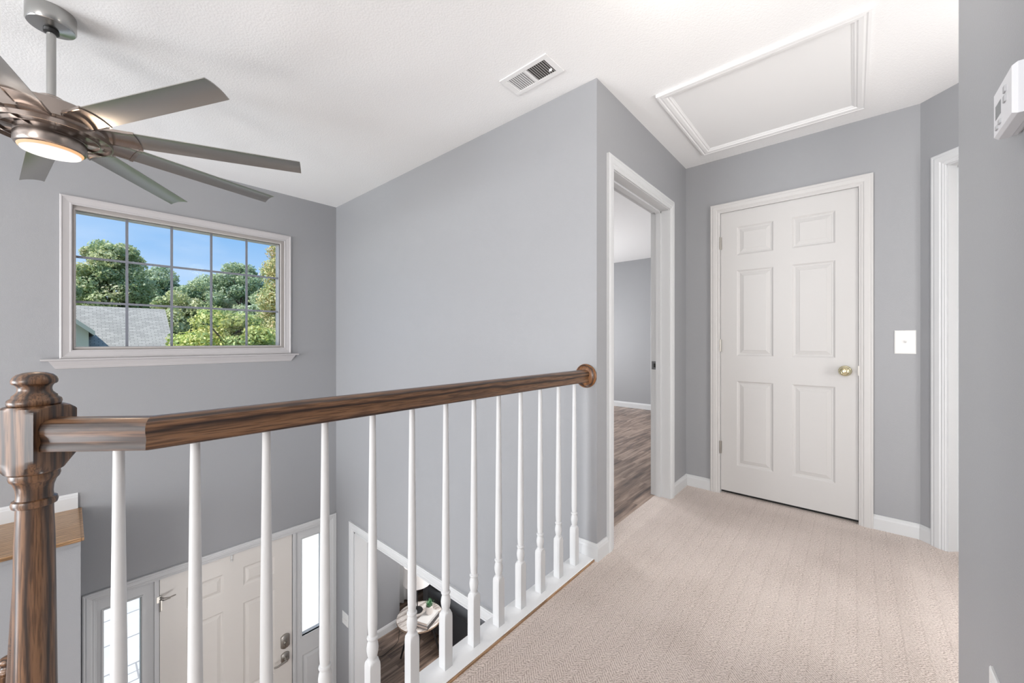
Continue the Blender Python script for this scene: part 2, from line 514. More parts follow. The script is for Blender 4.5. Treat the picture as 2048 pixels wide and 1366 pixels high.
def baseboard(name, pts, z=0.0, label=None, k=1.0):
    bm = bmesh.new()
    sweep(bm, [(p[0], p[1], z) for p in pts], [(t, h * k) for t, h in BASE])
    return tag(obj(name, bm, M_trim), label, 'baseboard', kind='structure')

XA, YH, XD, YW, YD = 1.7635, 0.979, 3.1521, 3.8841, -0.2776
H = 2.44
ZF = -2.70
R2 = math.sqrt(0.5)
PA = Plane((XA, 0, 0), (0, 1, 0), (-1, 0, 0))
PH = Plane((0, YH, 0), (1, 0, 0), (0, -1, 0))
PD = Plane((XD, 0, 0), (0, 1, 0), (-1, 0, 0))
PW = Plane((0, YW, 0), (1, 0, 0), (0, -1, 0))
PC = Plane((XD, YD, 0), (-R2, -R2, 0), (-R2, R2, 0))

# ---------------- shell ----------------
AO0, AO1, AOZ = 1.30, 3.505, -0.675        # cased opening to the living room
wall('wall_right', PA, YH, YW + 0.12, ZF, H, 0.12, [(AO0, AO1, ZF, AOZ)], label='tall grey wall on the right side of the foyer, with the handrail rosette')
WX0, WX1, WZ0, WZ1 = 0.015, 1.295, 1.045, 2.013
DX0, DX1, DZ1 = 0.125, 1.705, -0.665
wall('wall_front', PW, -4.4, XA, ZF, H, 0.16, [(WX0, WX1, WZ0, WZ1), (DX0, DX1, ZF, DZ1)], label='grey wall with the five by three pane window above the front door')
HX0, HX1, HZ = 1.932, 2.79, 2.035
wall('wall_hall', PH, XA + 0.12, XD + 0.2, 0, H, 0.12, [(HX0, HX1, 0, HZ)], label='grey hall wall with the open doorway')
bmx = bx(XA, XA + 0.12, YH, YH + 0.0005, 0, H); bmx.free()
wall('wall_closet', PD, YD - 0.05, YH, 0, H, 0.12, [(-0.0245, 0.741, 0, 2.047)], label='grey wall around the white six-panel closet door')
wall('wall_angled', PC, 0.0, 1.05, 0, H, 0.12, [(0.128, 0.90, 0, 2.04)], label='short grey wall set at an angle right of the closet door')
# hall end beyond the angled wall, closing the house
wall('wall_hall_end', Plane((XD - 0.74, -1.02, 0), (0, 1, 0), (-1, 0, 0)), -1.3, 0.02, 0, H, 0.1)
NWX, NWY = 1.742, -0.232
tag(obj('wall_near', bx(0.45, NWX, NWY - 0.12, NWY, 0, H), M_wall), 'grey wall close by at the right edge of the picture', 'wall', kind='structure')
tag(obj('wall_back', bx(-4.4, XD + 1.4, -2.6, -2.5, ZF, H), M_wall), 'grey wall behind the viewpoint', 'wall', kind='structure')
tag(obj('wall_left', bx(-4.5, -4.4, -2.6, YW + 0.16, ZF, H), M_wall), 'grey wall on the far left of the stairwell', 'wall', kind='structure')
# bedroom beyond the hall doorway
tag(obj('wall_bedroom_far', bx(6.155, 6.255, 0.5, 4.6, 0, H), M_wall), 'grey far wall of the bedroom seen through the doorway', 'wall', kind='structure')
tag(obj('wall_bedroom_side', bx(XA + 0.12, 6.255, 4.5, 4.6, 0, H), M_wall), 'grey side wall of the bedroom', 'wall', kind='structure')
tag(obj('wall_bedroom_near', bx(XD + 0.12, 6.255, 0.88, YH, 0, H), M_wall), 'grey near wall of the bedroom', 'wall', kind='structure')
tag(obj('wall_bedroom_closet', bx(XA, XA + 0.12, YW + 0.12, 4.6, 0, H), M_wall), 'grey wall between foyer and bedroom window', 'wall', kind='structure')
# bath beyond the angled doorway
tag(obj('wall_bath', bx(XD + 0.12, XD + 1.3, YD - 0.06, YD + 0.04, 0, H), M_wall), 'wall beyond the angled doorway', 'wall', kind='structure')
tag(obj('wall_bath_far', bx(XD + 1.2, XD + 1.3, -2.5, YD - 0.06, 0, H), M_wall), 'far wall beyond the angled doorway', 'wall', kind='structure')
tag(obj('wall_closet_back', bx(XD + 0.75, XD + 0.8, YD + 0.04, 0.88, 0, H), M_wall), 'back wall inside the closet', 'wall', kind='structure')
# ceilings
tag(obj('ceiling', bx(-4.5, 6.3, -2.6, YW + .16, H, H + 0.12), M_ceil), 'white textured ceiling over the hall and stairwell', 'ceiling', kind='structure')
tag(obj('ceiling', bx(XA + .12, 6.1, 0.9, 5.2, -0.34, -0.28), M_ceil), 'white ceiling of the living room downstairs', 'ceiling', kind='structure')
tag(obj('ceiling', bx(XA, 6.3, YW + .16, 4.65, H, H + 0.12), M_ceil), 'white ceiling of the bedroom by its window', 'ceiling', kind='structure')
# floors: upper
bm = bmesh.new()
box(bm, -4.4, XA, -2.5, 0.983, -0.27, 0.0)
box(bm, XA, XD + 1.2, -2.5, YH + 0.1, -0.27, 0.0)
tag(obj('floor', bm, M_carpet), 'beige herringbone carpet on the hall floor', 'floor', kind='structure')
tag(obj('floor', bx(XA + 0.12, 6.2, YH + 0.1, 4.55, -0.26, -0.002), M_lam), 'grey brown laminate floor of the bedroom through the doorway', 'floor', kind='structure')
tag(obj('floor', bx(-4.4, 6.2, -0.3, 5.1, ZF - 0.15, ZF), M_lam2), 'dark laminate floor downstairs', 'floor', kind='structure')
# wood landing and the wall below it on the left
bm = bmesh.new()
LY = 3.275
box(bm, -4.4, -0.062, LY + .02, YW, -0.022, 0.0)
sweep(bm, [(-4.4, LY + 0.0125, -0.011), (0.048, LY + 0.0125, -0.011)], [(-.0125, -.006), (-.009, -.011), (.0085, -.011), (.0085, .011), (-.009, .011), (-.0125, .006)])
box(bm, -0.060, 0.048, LY + .02, YW, -0.022, 0.0)
box(bm, 0.048, 0.060, LY + .004, YW, -0.020, -0.002)
tag(obj('floor', bm, M_oakL), 'oak boarded landing edge with rounded nosing at far left', 'floor', kind='structure')
tag(obj('wall_landing', bx(-4.4, 0.047, LY + 0.035, YW, ZF, -0.022), M_wall), 'grey wall below the oak landing edge at far left', 'wall', kind='structure')
baseboard('baseboard_landing', [(0.043, YW), (-4.4, YW)], 0.0, 'white baseboard above the oak landing edge', 1.2)
tag(obj('trim_under_landing', bx(-4.4, 0.047, LY + 0.022, LY + 0.035, -0.045, -0.022), M_wall), 'narrow moulding below the oak landing edge', 'trim', kind='structure')
# fascia below the balustrade
tag(obj('wall_fascia', bx(0.15, XA, 0.983, 1.075, -0.30, -0.012), M_wall), 'grey edge of the upper floor below the balustrade', 'wall', kind='structure')
# downstairs living room
LWY = 4.585
tag(obj('wall_living_front', bx(XA + 0.12, 2.935, LWY, LWY + 0.6, ZF, -0.3), M_wall), 'grey living room wall seen through the cased opening', 'wall', kind='structure')
tag(obj('wall_living_bay', bx(2.935, 6.2, 5.05, 5.15, ZF, -0.3), M_wall), 'wall of the living room bay behind the curtains', 'wall', kind='structure')
tag(obj('wall_living_side', bx(5.9, 6.0, 0.9, 5.05, ZF, -0.3), M_wall), 'far side wall of the living room', 'wall', kind='structure')
tag(obj('wall_living_back', bx(XA, 6.0, 0.8, 0.9, ZF, -0.3), M_wall), 'back wall of the living room', 'wall', kind='structure')
tag(obj('wall_living_corner', bx(XA, XA + 0.12, YW + 0.121, LWY + 0.6, ZF, -0.3), M_wall), 'outer corner wall of the living room', 'wall', kind='structure')
baseboard('baseboard_living', [(2.935, LWY), (XA + 0.12, LWY)], ZF, 'white baseboard in the living room downstairs', 1.25)
tag(obj('wall_porch_siding', bx(XA - .02, XA - .001, YW + 0.17, LWY + .9, ZF - .2, 0.2), mat('white_siding', (.60, .61, .62), .7)), 'white siding beside the porch outside the right sidelight', 'wall', kind='structure')
# baseboards upstairs
baseboard('baseboard_hall', [(1.867, YH), (XA, YH), (XA, 1.083)], 0.0, 'white baseboard wrapping the wall corner at the end of the balustrade')
baseboard('baseboard_hall', [(XD, 0.802), (XD, YH), (2.851, YH)], 0.0, 'white baseboard in the corner left of the closet door')
baseboard('baseboard_closet', [(XD - R2 * 0.063, YD - R2 * 0.063), (XD, YD), (XD, -0.0837)], 0.0, 'white baseboard right of the closet door')
baseboard('baseboard_bedroom', [(6.155, YH), (6.155, 4.5)], 0.0, 'white baseboard on the far bedroom wall', 1.1)

# stairs going down on the left (behind the newel), mid landing
bm = bmesh.new()
nr = 7; rise = 0.193; run = 0.2
for k in range(nr - 1):
    y0 = 1.10 + k * run
    box(bm, -1.0, -0.03, y0, y0 + run, ZF, -rise * (k + 1))
box(bm, -1.0, -0.03, 1.10 + (nr - 1) * run, LY + 0.035, ZF, -rise * nr)
tag(obj('stairs', bm, M_carpet), 'carpeted stairs going down beside the large newel post', 'stairs', kind='structure')
tag(obj('trim_stairs', bx(-0.03, -0.012, 1.12, LY + 0.035, ZF, -rise * nr), M_trim), 'white skirt along the open side of the stairs', 'trim', kind='structure')

# ---------------- balustrade ----------------
YR = 1.04
BX, BY = 0.109, 1.04              # bend of the rail
NX, NY = -0.0425, 1.1915          # newel
# curb board, follows the bend
bm = bmesh.new()
sweep(bm, [(XA, YR), (BX, BY), (NX + 0.03, NY - 0.03)], [(.052, -.012), (.052, .006), (.049, .010), (-.046, .010), (-.049, .006), (-.049, -.012)])
tag(obj('curb_board', bm, mat('lit_curb_white', (0.84, 0.85, 0.86), 0.3)), 'white board under the balusters along the carpet edge', 'board')  # trim white raised: the strong light on this board is put into its colour
tag(obj('trim_carpet_edge', bx(0.14, XA - .013, 0.9835, 0.9905, -0.01, 0.0075), M_oakL), 'thin tan wooden edge between carpet and white curb board', 'trim', kind='structure')

def turned(prof, sq, c, seg, rot, squares):
    """squares: z ranges kept square (radius allowed past the corner)"""
    bm = bmesh.new()
    lathe(bm, prof, c, seg, sq=sq, rot=rot)
    return bm
def baluster_mesh():
    q = 0.016
    p = [(.05, 0.0), (.05, .168), (.0215, .179), (.0165, .186), (.0125, .190), (.0120, .194), (.0135, .198), (.0160, .212), (.0165, .220), (.0150, .232), (.0125, .241),
         (.0120, .244), (.0150, .247), (.0158, .250), (.0150, .253), (.0112, .256), (.0122, .262), (.0134, .285), (.0134, .33), (.0122, .50), (.0102, .70), (.0084, .895)]
    bm = bmesh.new()
    lathe(bm, p, (0, 0, 0), 40, sq=q)
    return bm
bpos = [(x, YR) for x in (0.176, 0.308, 0.443, 0.577, 0.710, 0.844, 0.974, 1.105, 1.238, 1.372, 1.513, 1.650)]
bal_bm = baluster_mesh()
bal0 = obj('baluster', bal_bm, M_trim, smooth=True, autos=35)
words = ['leftmost white baluster, standing on the angled stub of rail nearest the newel post',
         'second white baluster from the newel post, first one right of the rail bend',
         'third white baluster from the newel post, crossing the front door left half',
         'fourth white baluster from the newel post, crossing the front door right half',
         'fifth white baluster from the newel post, in front of the right sidelight',
         'sixth white baluster from the newel post, beside the cased opening edge',
         'seventh white baluster from the newel post, in front of the table lamp',
         'eighth white baluster from the newel post, right of the small potted plant',
         'sixth white baluster counted from the wall rosette',
         'fifth white baluster counted from the wall rosette',
         'fourth white baluster counted from the wall rosette',
         'third white baluster counted from the wall rosette',
         'white baluster closest but one to the wall rosette',
         ]
allb = [(BX - 0.0435, BY + 0.0435, PI / 4)] + [(x, y, 0) for x, y in bpos]
words = words[:12] + ['white baluster nearest the wall and the round rosette']
words[11] = 'second white baluster from the wall rosette'
words[10] = 'third white baluster from the wall rosette'
words[9] = 'fourth white baluster from the wall rosette'
words[8] = 'fifth white baluster from the wall rosette'
for i, (x, y, rz) in enumerate(allb):
    o = bal0 if i == 0 else bal0.copy()
    if i: COL.objects.link(o)
    o.location = (x, y, 0.0098)
    o.rotation_euler = (0, 0, rz)
    tag(o, words[i], 'baluster', 'white balusters of the landing railing')

# handrail
RZ = 0.931
rp = [(-.020, -.031), (-.029, -.028), (-.0295, -.020), (-.026, -.012), (-.0275, -.004), (-.0305, .004), (-.031, .014), (-.027, .023), (-.018, .0285), (-.008, .031), (.008, .031), (.018, .0285), (.027, .023), (.031, .014), (.0305, .004), (.0275, -.004), (.026, -.012), (.0295, -.020), (.029, -.028), (.020, -.031)]
hr = empty('handrail', (0.9, YR, RZ), 'glossy brown oak handrail running from the newel post to the wall', 'handrail')
def local(bm, o):
    bmesh.ops.translate(bm, verts=bm.verts, vec=-Vector(o.location)); return bm
def rail_seg(pts, clip, mm, nm):
    bm = bmesh.new(); sweep(bm, pts, rp)
    for f in bm.faces: f.smooth = False
    o = obj(nm, local(bm, hr), mm, hr, smooth=True, autos=30)
    return o
# the two lengths meet in a mitre at the bend
def mitred(pA, pB, pC, which):
    bm = bmesh.new()
    P = [Vector(pA), Vector(pB), Vector(pC)]
    bm2 = bmesh.new()
    sweep(bm2, [pA, pB, pC], rp)
    k = len(rp)
    bm2.verts.ensure_lookup_table()
    rows = [[bm2.verts[r * k + i].co.copy() for i in range(k)] for r in range(3)]
    bm2.free()
    a, b = (rows[0], rows[1]) if which == 0 else (rows[1], rows[2])
    va = [bm.verts.new(c) for c in a]; vb = [bm.verts.new(c) for c in b]
    for i in range(k):
        j = (i + 1) % k
        bm.faces.new((va[i], va[j], vb[j], vb[i]))
    bm.faces.new(va); bm.faces.new(vb)
    return bm
pa, pb, pc = (XA - 0.012, YR, RZ), (BX, BY, RZ), (NX + 0.0386 * R2, NY - 0.0386 * R2, RZ)
obj('rail_length', local(mitred(pa, pb, pc, 0), hr), M_oakX, hr, smooth=True, autos=30)
obj('rail_stub', local(mitred(pa, pb, pc, 1), hr), M_oakD, hr, smooth=True, autos=30)
bm = bmesh.new()
lathe(bm, [(.0605, 0), (.0615, -.006), (.058, -.012), (.054, -.0135), (.050, -.0175), (.040, -.020), (.032, -.022)], (XA, YR, RZ - .001), 48, axis='X')
obj('rosette', local(bm, hr), M_oakR, hr, smooth=True, autos=40)

def newel(name, x, y, z, hb, label, rz, hw=0.0385):
    t = empty(name, (x, y, z), label, 'newel post', rz=rz)
    s = hb                      # height of block bottom corner above base
    # lower square foot, turned shaft, block, finial
    bm = bmesh.new()
    c = hw * 1.4142
    lathe(bm, [(.2, 0), (.2, .16), (c, .165), (hw, .185), (.030, .19), (.033, .197), (.026, .206), (.0285, .23), (.0300, .33), (.0285, .50), (.0262, s - .135), (.0245, s - .085), (.0243, s - .070),
               (.0290, s - .068), (.0303, s - .0625), (.0290, s - .056), (.0245, s - .054), (.0238, s - .046), (.0245, s - .034), (.0280, s - .022), (.0320, s - .017), (.0336, s - .011), (.0325, s - .004), (.030, s - .002), (.031, s + .000)], (0, 0, 0), 64, sq=hw)
    obj('shaft', bm, M_oakZ, t, smooth=True, autos=32)
    bm = bmesh.new()
    lathe(bm, [(.0315, s - .006), (.0385, s - .0005), (.046, s + .012), (.053, s + .022), (c, s + .026), (.2, s + .0265), (.2, s + .1115), (c, s + .112), (.052, s + .1155), (.045, s + .121), (.0385, s + .124), (.0335, s + .125)], (0, 0, 0), 96, sq=hw)
    obj('block', bm, M_oakZ, t, smooth=True, autos=28)
    bm = bmesh.new()
    q = s + .124
    lathe(bm, [(.0325, q), (.0345, q + .002), (.0356, q + .007), (.0345, q + .012), (.0315, q + .0145), (.0295, q + .016), (.0292, q + .0195), (.0268, q + .0215), (.0232, q + .026), (.0220, q + .031), (.0225, q + .036), (.0250, q + .0405),
               (.0285, q + .0420), (.0300, q + .0450), (.0300, q + .049), (.0280, q + .0545), (.0235, q + .0595), (.0150, q + .0630), (.006, q + .0645), (.001, q + .0647)], (0, 0, 0), 48)
    obj('finial', bm, M_oakZ, t, smooth=True, autos=50)
    return t
newel('newel_post', NX, NY, 0.0, 0.862, 'large brown oak newel post at the left end of the handrail', PI / 4)
newel('newel_post', -0.168, 2.72, -rise * nr, 0.925, 'lower dark newel post on the stairs, just its rounded top showing bottom left', 0)
# stair rail between the posts and its balusters
sr = empty('stair_handrail', (-0.2, 2.0, 0.3), 'sloping brown handrail going down the stairs', 'handrail')
bm = bmesh.new()
tube(bm, [(-0.045, 1.24, 0.78), (-0.156, 2.655, -0.42)], 0.021, 12)
obj('rail_length', local(bm, sr), M_oakX, sr, smooth=True, autos=40)

# ---------------- doors ----------------
def grow(bm, verts_ring_outer, verts_ring_inner):
    n = len(verts_ring_outer)
    for i in range(n):
        j = (i + 1) % n
        bm.faces.new((verts_ring_outer[i], verts_ring_outer[j], verts_ring_inner[j], verts_ring_inner[i]))
def panel_door(P, u0, u1, z0, z1, t, thick, panels):
    """slab whose front face (at depth t) carries sunk, raised-field panels"""
    bm = bmesh.new()
    us = sorted({u0, u1, *[p[0] for p in panels], *[p[1] for p in panels]})
    zs = sorted({z0, z1, *[p[2] for p in panels], *[p[3] for p in panels]})
    vc = {}
    def V(u, z):
        if (u, z) not in vc: vc[u, z] = bm.verts.new(P(u, z, t))
        return vc[u, z]
    for i in range(len(us) - 1):
        for j in range(len(zs) - 1):
            cu, cz = (us[i] + us[i + 1]) / 2, (zs[j] + zs[j + 1]) / 2
            if any(p[0] < cu < p[1] and p[2] < cz < p[3] for p in panels): continue
            bm.faces.new((V(us[i], zs[j]), V(us[i + 1], zs[j]), V(us[i + 1], zs[j + 1]), V(us[i], zs[j + 1])))
    for p in panels:
        def ring(w, dt): return [bm.verts.new(P(u, z, t + dt)) for u, z in ((p[0] + w, p[2] + w), (p[1] - w, p[2] + w), (p[1] - w, p[3] - w), (p[0] + w, p[3] - w))]
        r = [[V(p[0], p[2]), V(p[1], p[2]), V(p[1], p[3]), V(p[0], p[3])]]
        # make sure the outer ring is connected even across grid points
        r = [ring(0, 0), ring(.004, -.003), ring(.010, -.007), ring(.016, -.0075), ring(.018, -.0085), ring(.040, -.0025), ring(.042, -.0012)]
        for a, b in zip(r, r[1:]): grow(bm, a, b)
        bm.faces.new(r[-1])
    # edges and back
    c = [bm.verts.new(P(u, z, t)) for u, z in ((u0, z0), (u1, z0), (u1, z1), (u0, z1))]
    d = [bm.verts.new(P(u, z, t - thick)) for u, z in ((u0, z0), (u1, z0), (u1, z1), (u0, z1))]
    grow(bm, c, d); bm.faces.new(d)
    return bm
def jamb(P, u0, u1, z0, z1, thick, w=0.02, stop=None):
    bm = bmesh.new()
    pbox(bm, P, u0 - .0005, u0 + w, z0, z1, -thick - .002, 0.002)
    pbox(bm, P, u1 - w, u1 + .0005, z0, z1, -thick - .002, 0.002)
    pbox(bm, P, u0, u1, z1 - w, z1, -thick - .002, 0.002)
    if stop is not None:
        for a, b in ((u0 + w, u0 + w + .011), (u1 - w - .011, u1 - w)):
            pbox(bm, P, a, b, z0, z1 - w, stop - .034, stop)
        pbox(bm, P, u0 + w, u1 - w, z1 - w - .011, z1 - w, stop - .034, stop)
    return bm
def hinge(P, u, z, t, name='hinge', parent=None):
    bm = bmesh.new()
    p0 = P(u, z - .045, t)
    lathe(bm, [(.0055, 0), (.0055, .09)], p0, 12)
    pbox(bm, P, u - .012, u + .012, z - .044, z + .044, t - .006, t - .002)
    return obj(name, bm, M_steel, parent)

# closet door (door_1)
d1 = empty('door_1', (0, 0, 0), 'white six-panel closet door at the end of the hall', 'door', kind='structure')
obj('jamb', jamb(PD, -0.0245, 0.741, 0, 2.047, 0.12, 0.004), M_trim, d1)
casing('casing', PD, -0.0837, 0.802, 0, 2.105, m=M_door, parent=d1)
pans = [(.090, .310, 1.722, 1.924), (.414, .632, 1.722, 1.924), (.090, .310, 1.003, 1.613), (.414, .632, 1.003, 1.613), (.090, .310, .219, .823), (.414, .632, .219, .823)]
obj('door_leaf', panel_door(PD, -0.0175, 0.7355, 0.024, 2.0405, -0.004, 0.035, pans), M_door, d1)
bmg = bmesh.new(); pbox(bmg, PD, -0.024, 0.74, 0.0, 2.045, -.06, -.041); obj('door_stop', bmg, M_dark, d1)
for z in (1.821, 1.076, 0.335): hinge(PD, 0.739, z, 0.008, parent=d1)
bm = bmesh.new()
lathe(bm, [(.001, 0), (.0325, 0), (.0325, -.004), (.028, -.008), (.014, -.012), (.0115, -.016), (.0115, -.028), (.018, -.032), (.0265, -.040), (.0280, -.048), (.0255, -.056), (.019, -.0595), (.0165, -.0580), (.0155, -.0590), (.008, -.0605), (.001, -.061)], (XD - .004, 0.0435, 0.925), 40, axis='X')
obj('door_knob', bm, M_brass, d1, smooth=True, autos=50)
bm = bmesh.new(); pbox(bm, PD, -0.0235, -0.0165, 0.90, 0.96, -.004, 0.010); obj('strike_plate', bm, M_steel, d1)

# open doorway to the bedroom (door_3)
d3 = empty('door_3', (0, 0, 0), 'open white-cased doorway to the bedroom, without a leaf showing', 'door', kind='structure')
obj('jamb', jamb(PH, HX0 - .002, HX1 + .002, 0, HZ + .002, 0.12, 0.008, stop=-0.055), M_trim, d3)
casing('casing', PH, 1.867, 2.851, 0, 2.0975, parent=d3)
casing('casing', Plane((0, YH + 0.12, 0), (1, 0, 0), (0, 1, 0)), 1.867, 2.851, 0, 2.0975, parent=d3)
bm = bmesh.new()
box(bm, HX1 - .0085, HX1 - .0060, 1.062, 1.0995, 0.905, 0.963)
box(bm, HX1 - .0095, HX1 - .0084, 1.071, 1.086, 0.920, 0.948, 1)
o = obj('strike_plate', bm, [M_chrome, M_dark], d3)

# angled doorway on the right (door_4)
d4 = empty('door_4', (0, 0, 0), 'white fluted door casing in the angled wall at right', 'door', kind='structure')
obj('jamb', jamb(PC, 0.126, 0.902, 0, 2.042, 0.12, 0.008, stop=-0.05), M_trim, d4)
casing('casing', PC, 0.063, 0.965, 0, 2.105, parent=d4)
obj('door_leaf', panel_door(PC, 0.136, 0.890, 0.012, 2.03, -0.086, 0.03, [(.22, .45, 1.0, 1.6), (.56, .79, 1.0, 1.6), (.22, .45, .22, .82), (.56, .79, .22, .82)]), M_door, d4)

# front door with sidelights (door_2)
d2 = empty('door_2', (0, 0, 0), 'cream front door between two narrow sidelights at the bottom of the foyer', 'door', kind='structure')
casing('casing', PW, 0.062, 1.7615, ZF, -0.600, parent=d2)
bm = bmesh.new()
T0, T1 = -0.13, 0.002
GL = (0.163, 0.349); GR = (1.449, 1.640); GZ0, GZ1 = -1.664, -0.753
for (a, b) in ((DX0, GL[0]), (GL[1], 0.447), (1.364, GR[0]), (GR[1], DX1)):
    pbox(bm, PW, a, b, ZF, DZ1, -0.11, -0.012)
for (a, b) in (GL, GR):
    pbox(bm, PW, a, b, GZ1, DZ1, -0.11, -0.012)
pbox(bm, PW, 0.420, 0.447, ZF, DZ1, -0.11, 0.003)
pbox(bm, PW, 1.364, 1.391, ZF, DZ1, -0.11, 0.003)
pbox(bm, PW, 0.447, 1.364, -0.6665, DZ1 + .001, -0.11, 0.003)
obj('frame', bm, M_trim, d2)
for (a, b), nm in ((GL, 'left'), (GR, 'right')):
    casing('sidelight_bead', Plane((0, YW + .012, 0), (1, 0, 0), (0, -1, 0)), a - .012, b + .012, GZ0 - .012, GZ1 + .012, prof=[(0, 0), (0, .006), (.006, .007), (.012, .001), (.012, -.02)], closed=True, parent=d2)
    obj('sidelight_panel', panel_door(PW, a, b, ZF + .02, GZ0 - .0, -0.0125, 0.06, [(a + .004, b - .004, ZF + .2, -1.845)]), M_trim, d2)
    g = bmesh.new(); pbox(g, PW, a, b, GZ0, GZ1, -.05, -.044); obj('sidelight_glass', g, M_glass, d2)
fp = []
for a, b in ((.605, .842), (.980, 1.215)):
    fp += [(a, b, -.966, -.806), (a, b, -1.86, -1.110), (a, b, -2.49, -2.03)]
obj('door_leaf', panel_door(PW, 0.4505, 1.3595, ZF + .02, -0.6695, -0.006, 0.04, fp), M_fdoor, d2)
bmg = bmesh.new(); pbox(bmg, PW, 0.447, 1.364, ZF, -0.666, -.075, -.050); obj('weather_strip', bmg, M_dark, d2)
for z in (-0.86, -1.65, -2.45): hinge(PW, 0.4505, z, 0.004, parent=d2)
bm = bmesh.new()   # flip latch by the upper hinge
pbox(bm, PW, 0.432, 0.462, -0.835, -0.790, .002, .007)
tube(bm, [PW(0.45, -.800, .006), PW(0.47, -.802, .030), PW(0.50, -.806, .040), PW(0.535, -.800, .045)], 0.0045, 8)
tube(bm, [PW(0.45, -.815, .006), PW(0.47, -.818, .030), PW(0.505, -.812, .042)], 0.004, 8)
obj('flip_latch', bm, M_steel, d2)
bm = bmesh.new()   # deadbolt with arched plate
def plate(P, uc, zc, w, h, t0, t1, arch, bmx):
    pts = []
    for i in range(7):
        s_ = -1 + 2 * i / 6
        pts.append((uc + s_ * w / 2, zc + h / 2 - arch * s_ * s_))
    for i in range(7):
        s_ = 1 - 2 * i / 6
        pts.append((uc + s_ * w / 2, zc - h / 2 + arch * s_ * s_))
    a = [bmx.verts.new(P(u, z, t0)) for u, z in pts]
    b = [bmx.verts.new(P(u, z, t1 - .004)) for u, z in pts]
    c = [bmx.verts.new(P(uc + (u - uc) * .85, zc + (z - zc) * .88, t1)) for u, z in pts]
    grow(bmx, a, b); grow(bmx, b, c); bmx.faces.new(c); bmx.faces.new(a)
plate(PW, 1.300, -1.615, .072, .128, -.006, .014, .018, bm)
lathe(bm, [(.020, .0), (.020, -.014), (.017, -.018)], PW(1.300, -1.625, .012), 20, axis='Y')
pbox(bm, PW, 1.294, 1.306, -1.650, -1.600, .026, .044)
obj('deadbolt', bm, M_steel, d2, smooth=True, autos=30)
bm = bmesh.new()
plate(PW, 1.300, -1.760, .066, .090, -.006, .012, .014, bm)
lathe(bm, [(.016, .0), (.016, -.030), (.013, -.036)], PW(1.300, -1.765, .010), 20, axis='Y')
tube(bm, [PW(1.300, -1.768, .045), PW(1.262, -1.770, .050), PW(1.225, -1.776, .050), PW(1.195, -1.772, .046)], .010, 10, .007)
obj('lever_handle', bm, M_steel, d2, smooth=True, autos=40)
bm = bmesh.new(); pbox(bm, PW, .888, .900, -.702, -.668, -.004, .006); lathe(bm, [(.001, 0), (.008, .004), (.008, .014), (.001, .018)], PW(.894, -.722, .004), 12)
obj('clear_hook', bm, M_plate, d2)

# cased opening to the living room (door_5)
d5 = empty('door_5', (0, 0, 0), 'white-cased wide opening from the foyer to the living room', 'door', kind='structure')
casing('casing', PA, 1.22, 3.586, ZF, -0.592, parent=d5, k=1.15)
bm = jamb(PA, AO0, AO1, ZF, AOZ, 0.12, 0.012)
obj('jamb', bm, M_trim, d5)

# ---------------- window_1 ----------------
w1 = empty('window_1', (0, 0, 0), 'wide fixed window of fifteen panes with white casing and sill', 'window', kind='structure')
WP = [(0, 0), (0, .014), (.005, .018), (.010, .018), (.014, .014), (.042, .010), (.050, .012), (.056, .009), (.056, 0)]
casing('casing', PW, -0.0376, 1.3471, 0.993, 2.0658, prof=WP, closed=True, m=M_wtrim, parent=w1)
bm = bmesh.new()
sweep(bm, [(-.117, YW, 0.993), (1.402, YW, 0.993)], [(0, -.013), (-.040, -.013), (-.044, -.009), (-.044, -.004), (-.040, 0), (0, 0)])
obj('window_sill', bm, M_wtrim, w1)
bm = bmesh.new()
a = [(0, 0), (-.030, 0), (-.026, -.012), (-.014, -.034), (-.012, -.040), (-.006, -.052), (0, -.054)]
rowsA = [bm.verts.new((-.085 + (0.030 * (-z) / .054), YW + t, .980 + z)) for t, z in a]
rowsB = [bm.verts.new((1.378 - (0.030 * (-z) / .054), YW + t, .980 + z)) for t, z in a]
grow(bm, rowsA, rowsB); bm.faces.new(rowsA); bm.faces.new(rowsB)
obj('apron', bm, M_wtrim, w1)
bm = bmesh.new()
gl, grr, gb, gt = 0.0341, 1.2599, 1.0706, 1.98
# vinyl frame: stepped
for (o0, o1, t0, t1) in ((0.0, 0.0, -.10, -.004),):
    pbox(bm, PW, WX0 - .001, gl, WZ0, WZ1, -.12, -.010)
    pbox(bm, PW, grr, WX1 + .001, WZ0, WZ1, -.12, -.010)
    pbox(bm, PW, gl, grr, WZ0 - .001, gb, -.12, -.010)
    pbox(bm, PW, gl, grr, gt, WZ1 + .001, -.12, -.010)
obj('window_frame', bm, M_vinyl, w1)
casing('frame_bead', PW, gl - .012, grr + .012, gb - .012, gt + .012, prof=[(0, -.012), (0, -.004), (.007, -.005), (.012, -.014), (.012, -.03)], closed=True, m=M_vinyl, parent=w1)
bm = bmesh.new()
cw = (grr - gl) / 5; ch = (gt - gb) / 3
for i in range(1, 5): pbox(bm, PW, gl + cw * i - .0075, gl + cw * i + .0075, gb, gt, -.060, -.050)
for j in range(1, 3): pbox(bm, PW, gl, grr, gb + ch * j - .0075, gb + ch * j + .0075, -.0602, -.0502)
obj('muntins', bm, mat('grille_paint', (0.20, 0.21, 0.24), 0.5), w1)
bm = bmesh.new(); pbox(bm, PW, gl, grr, gb, gt, -.048, -.044); pbox(bm, PW, gl, grr, gb, gt, -.068, -.064)
obj('glass', bm, M_glass, w1)

